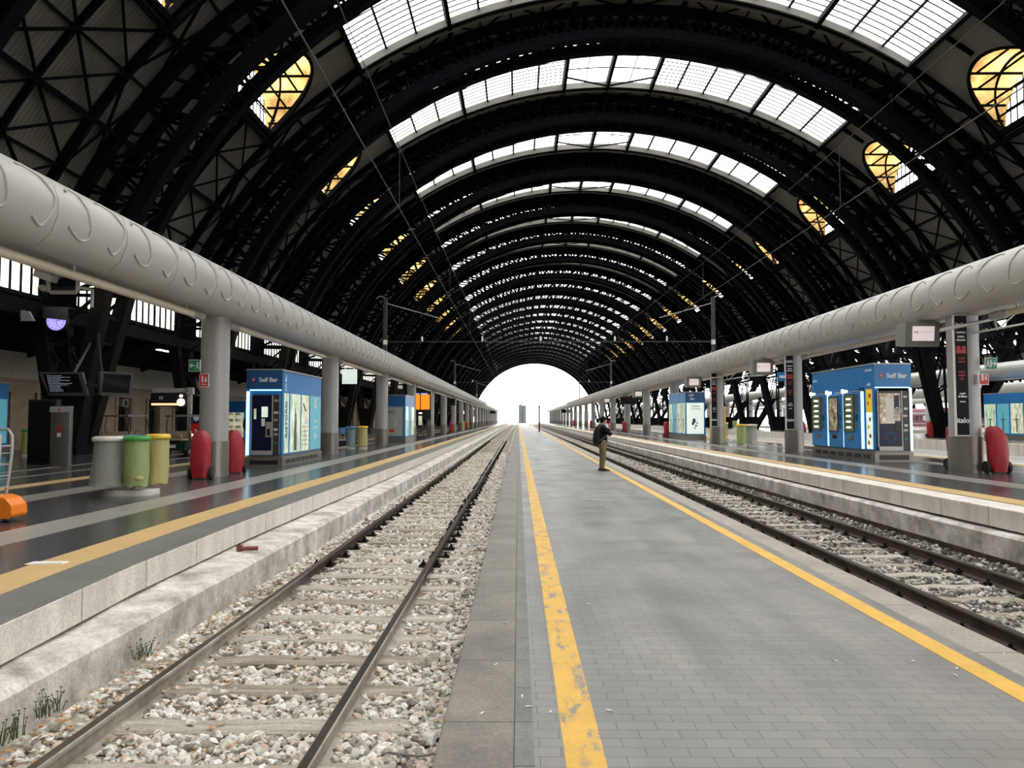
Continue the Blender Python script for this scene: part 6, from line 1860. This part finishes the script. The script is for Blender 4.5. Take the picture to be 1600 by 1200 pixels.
# train at a far right platform
def train_car(x, y0, label, L=22, red=True):
    root = empty('train_car', (x, y0, -.5)); tag(root, label, 'train', 'maroon train at a far right platform')
    mb = MB(); prof = [(-1.4, .55), (1.4, .55), (1.48, 1.2), (1.45, 2.9), (1.2, 3.8), (.6, 4.15), (-.6, 4.15), (-1.2, 3.8), (-1.45, 2.9), (-1.48, 1.2)]
    mb.loft([[(a, 0, b) for a, b in prof], [(a, L, b) for a, b in prof]], 0); mb.build('body', 'maroon', root, bevel=.05)
    mb = MB(); mb.box(-1.49, -1.465, .3, L - .3, 3.0, 3.4); mb.box(-1.505, -1.475, .3, L - .3, 1.15, 1.35); mb.build('white_band', 'grey_paint', root)
    for i in range(8):
        mb = MB(); mb.box(-1.51, -1.47, 1.2 + i * 2.55, 2.9 + i * 2.55, 1.9, 2.75); mb.build('window', 'dark_glass', root)
    mb = MB()
    for y in (2.5, 5, L - 5, L - 2.5): mb.tube([(-.8, y, .45), (.8, y, .45)], .45, 16)
    mb.box(-1.1, 1.1, 1.5, 6, .4, .6); mb.box(-1.1, 1.1, L - 6, L - 1.5, .4, .6); mb.build('bogies', 'charcoal', root)


train_car(76.5, 110, 'maroon train car at a far right platform, nearest of the train'); train_car(76.5, 133, 'maroon train car at a far right platform, middle of the train'); train_car(76.5, 156, 'maroon train car at a far right platform, last of the train')
mb = MB(); mb.box(-.9, .9, -.1, .1, 0, .8); mb.box(-.8, .8, -.11, -.1, .1, .7, 1); mb.cyl((-.25, 0, .8), (-.25, 0, 1.305), .04, 6); mb.cyl((.25, 0, .8), (.25, 0, 1.305), .04, 6)
tag(mb.build('display_board', ['charcoal', 'yellow_lid'], loc=(31.2, 77.0, 2.84)), 'small amber display board on the third platform left of the drinks kiosk', 'display board')


# ------------------------------------------------------------------ people
def skin_object(name, verts, edges, radii, mat, parent, root=0, sub=2):
    me = bpy.data.meshes.new(name); me.from_pydata(verts, edges, []); me.materials.append(M[mat])
    o = bpy.data.objects.new('tmp', me); C.objects.link(o)
    sk = o.modifiers.new('skin', 'SKIN'); sk.use_smooth_shade = True
    for i, v in enumerate(me.skin_vertices[0].data):
        r = radii[i]; v.radius = r if isinstance(r, tuple) else (r, r); v.use_root = (i == root)
    ss = o.modifiers.new('sub', 'SUBSURF'); ss.levels = sub; ss.render_levels = sub
    dg = bpy.context.evaluated_depsgraph_get(); dg.update()
    nm = bpy.data.meshes.new_from_object(o.evaluated_get(dg)); bpy.data.objects.remove(o)
    nm.materials.clear(); nm.materials.append(M[mat])
    for p in nm.polygons: p.use_smooth = True
    return nm


def join(meshes, name, mats, parent):
    bm = bmesh.new()
    for mi, me in enumerate(meshes):
        n0 = len(bm.faces); bm.from_mesh(me); bm.faces.ensure_lookup_table()
    out = bpy.data.meshes.new(name); bm.to_mesh(out); bm.free()
    for m in mats: out.materials.append(M[m])
    for p in out.polygons: p.use_smooth = True
    o = bpy.data.objects.new(name, out); C.objects.link(o); o.parent = parent
    return o


def person(loc, rz, label, arms='phone', pack=True, trouser='khaki', jacket='jacket', pts=None):
    """built facing +x, 1.68 m tall, right side towards -y"""
    root = empty('person', loc, rz); tag(root, label, 'person')
    # joints
    if arms == 'phone':
        rsh, rel, rwr = (0.0, -.17, 1.35), (.17, -.21, 1.13), (.26, -.08, 1.16)
        lsh, lel, lwr = (0.0, .17, 1.35), (.20, .17, 1.16), (.26, .03, 1.34)
        rhd, lhd = Vector((.02, .09, .01)), Vector((-.03, -.02, .10))
    else:
        rsh, rel, rwr = (0, -.17, 1.35), (-.02, -.22, 1.08), (.06, -.21, .84); lsh, lel, lwr = (0, .17, 1.35), (-.02, .22, 1.08), (.06, .21, .84)
        rhd, lhd = Vector((.02, 0, -.09)), Vector((.02, 0, -.09))
    V = [(0, 0, .90), (0.0, 0, 1.02), (-.005, 0, 1.16), (-.01, 0, 1.30), (.0, 0, 1.40), (.02, 0, 1.45), (.045, 0, 1.53), (.045, 0, 1.605),
         rsh, rel, rwr, lsh, lel, lwr,
         (0.0, -.085, .86), (.03, -.09, .48), (-.02, -.09, .10), (.0, .085, .86), (.0, .09, .48), (-.03, .09, .10)]
    E = [(0, 1), (1, 2), (2, 3), (3, 4), (4, 5), (5, 6), (6, 7), (3, 8), (8, 9), (9, 10), (3, 11), (11, 12), (12, 13), (0, 14), (14, 15), (15, 16), (0, 17), (17, 18), (18, 19)]
    Rd = [(.12, .09), (.11, .085), (.12, .09), (.13, .09), .055, .05, (.078, .088), (.07, .078), .05, .038, .025, .05, .038, .025, .075, .052, .035, .075, .052, .035]
    body = skin_object('b', V, E, Rd, 'skin', root)
    extra = []
    for wr, el, hd, s in ((rwr, rel, rhd, -1), (lwr, lel, lhd, 1)):
        wr = Vector(wr); d = hd.normalized(); side = d.cross(Vector((1, 0, 0)))
        if side.length < .2: side = d.cross(Vector((0, 0, 1)))
        side.normalize(); curl = d.cross(side).normalized()
        if curl.x > 0 and arms == 'phone': curl = -curl
        palm = wr + d * .045
        HV = [tuple(wr), tuple(palm), tuple(wr + d * .085)]; HE = [(0, 1), (1, 2)]; HR = [.024, (.036, .018), (.034, .016)]
        extra.append(skin_object('h', HV, HE, HR, 'skin', root))
        for i, (off, ln) in enumerate(((-.030, .060), (-.010, .070), (.010, .068), (.029, .052))):
            p0 = wr + d * .075 + side * off; p1 = p0 + d * ln * .45 + curl * .006; p2 = p1 + d * ln * .33 + curl * .016; p3 = p2 + d * ln * .18 + curl * .018
            extra.append(skin_object('f', [tuple(p0), tuple(p1), tuple(p2), tuple(p3)], [(0, 1), (1, 2), (2, 3)], [.0095, .009, .008, .007], 'skin', root, sub=1))
        p0 = wr + d * .025 - side * .022; p1 = p0 - side * .025 + d * .028; p2 = p1 - side * .005 + d * .028 + curl * .01
        extra.append(skin_object('t', [tuple(p0), tuple(p1), tuple(p2)], [(0, 1), (1, 2)], [.012, .010, .008], 'skin', root, sub=1))
    hm = MB(); hc = Vector((.05, 0, 1.555))
    hm.ell(hc, (.098, .077, .115), 18, 14); hm.ell(hc + Vector((.035, 0, -.055)), (.06, .052, .055), 12, 8)      # skull, jaw
    hm.ell(hc + Vector((.102, 0, -.015)), (.018, .012, .026), 8, 6)                                          # nose
    hm.ell(hc + Vector((.088, 0, -.060)), (.012, .024, .008), 8, 5)                                          # mouth
    for s in (-1, 1):
        hm.ell(hc + Vector((-.005, s * .078, -.012)), (.020, .010, .032), 8, 6); hm.ell(hc + Vector((.082, s * .03, .012)), (.012, .014, .009), 8, 5)
    extra.append(hm.mesh('hd', 'skin'))
    join([body] + extra, 'body', ['skin'], root)
    em = MB()
    for s in (-1, 1): em.ell(hc + Vector((.092, s * .03, .012)), (.005, .009, .006), 8, 5); em.ell(hc + Vector((.090, s * .032, .032)), (.008, .018, .004), 8, 4)
    em.build('eyes', 'hair', root)
    # hair
    hb = MB(); hb.ell(hc + Vector((-.020, 0, .022)), (.105, .088, .112), 20, 14)
    r = random.Random(3)
    for i in range(46):
        a = r.uniform(0, 6.28); b = r.uniform(-.1, 1.4); n = Vector((math.cos(a) * math.cos(b), math.sin(a) * math.cos(b), math.sin(b)))
        if n.x > .6 and n.z < .5: continue
        hb.ell(hc + Vector((-.02, 0, .022)) + Vector((n.x * .095, n.y * .08, n.z * .10)), (.026, .026, .02), 6, 5)
    for i in range(-2, 3): hb.ell(hc + Vector((.075, i * .026, .075)), (.028, .020, .026), 7, 5)
    hb.build('hair', 'hair', root)
    # clothes
    t = skin_object('t', [(0, 0, 1.06), (0, 0, .88), (.0, -.080, .80), (.032, -.084, .48), (-.015, -.088, .10), (.0, .080, .80), (.005, .084, .48), (-.025, .088, .10)],
                    [(0, 1), (1, 2), (2, 3), (3, 4), (1, 5), (5, 6), (6, 7)], [(.145, .105), (.15, .11), .092, .064, .048, .092, .064, .048], trouser, root)
    join([t], 'trousers', [trouser], root)
    je = Vector(rel) * 1.0
    j = skin_object('j', [(0, 0, .79), (0, 0, .97), (-.005, 0, 1.15), (-.012, 0, 1.30), (-.005, 0, 1.40), (.005, 0, 1.43), rsh, rel, tuple(Vector(rel).lerp(Vector(rwr), .88)), lsh, lel, tuple(Vector(lel).lerp(Vector(lwr), .88))],
                    [(0, 1), (1, 2), (2, 3), (3, 4), (4, 5), (3, 6), (6, 7), (7, 8), (3, 9), (9, 10), (10, 11)], [(.185, .15), (.175, .135), (.17, .13), (.175, .13), (.12, .09), (.085, .075), .088, .074, .058, .088, .074, .058], jacket, root)
    join([j], 'jacket', [jacket], root)
    for s in (-1, 1):
        mb = MB(); y = s * .092; x0 = -.10 + (.03 if s < 0 else 0)
        rings = []
        for (x, w, h0, h1) in ((0, .028, .0, .06), (.03, .038, 0, .105), (.10, .038, 0, .11), (.16, .042, 0, .075), (.22, .045, 0, .055), (.265, .032, 0, .035), (.28, .014, .0, .02)):
            rings.append([(x0 + x, y - w, h0), (x0 + x, y + w, h0), (x0 + x, y + w * .9, h0 + (h1 - h0) * .6), (x0 + x, y + w * .4, h1), (x0 + x, y - w * .4, h1), (x0 + x, y - w * .9, h0 + (h1 - h0) * .6)])
        mb.loft(rings, 0, True); mb.build('shoe', 'shoe', root)
    if pack:
        mb = MB(); rings = []
        for (z, ox, hx, hy) in ((.80, -.205, .04, .10), (.84, -.20, .075, .145), (1.0, -.195, .09, .16), (1.2, -.175, .085, .155), (1.33, -.145, .065, .13), (1.39, -.125, .03, .09)):
            rings.append([(ox + hx * abs(math.cos(a)) ** .7 * (1 if math.cos(a) > 0 else -1), hy * abs(math.sin(a)) ** .7 * (1 if math.sin(a) > 0 else -1), z) for a in [2 * math.pi * i / 20 for i in range(20)]])
        mb.loft(rings, 0, True); p = mb.build('backpack', 'pack', root)
        mb = MB()
        for s in (-1, 1): mb.tube([(-.13, s * .10, 1.35), (-.06, s * .115, 1.435), (.04, s * .12, 1.42), (.115, s * .135, 1.30), (.09, s * .165, 1.12), (-.05, s * .17, 1.0), (-.14, s * .13, .93)], .017, 6)
        mb.build('shoulder_strap', 'strap', p)
    if arms == 'phone':
        mb = MB(); c = Vector(lwr) + Vector((-.035, -.03, .15)); mb.box(c.x - .006, c.x + .006, c.y - .035, c.y + .035, c.z - .07, c.z + .07)
        ph = mb.build('mobile_phone', 'red', None, bevel=.004); ph.location = Matrix.Rotation(rz, 4, 'Z') @ Vector((0, 0, 0)) + Vector(loc); ph.rotation_euler = (0, 0, rz)
        tag(ph, 'small reddish phone held up at the chin of the standing person', 'phone')
    return root


person((2.60, 23.1, 0.0), R(14), 'person in black jacket and khaki trousers with a dark backpack, on the low platform')
person((-20.9, 32.4, ZL), R(-80), 'person in dark clothes standing by a doorway of the left building', 'down', False, 'jacket', 'jacket')
person((-12.2, 33.5, ZL), R(-30), 'person in dark clothes behind the golf carts', 'down', False, 'pack', 'jacket')
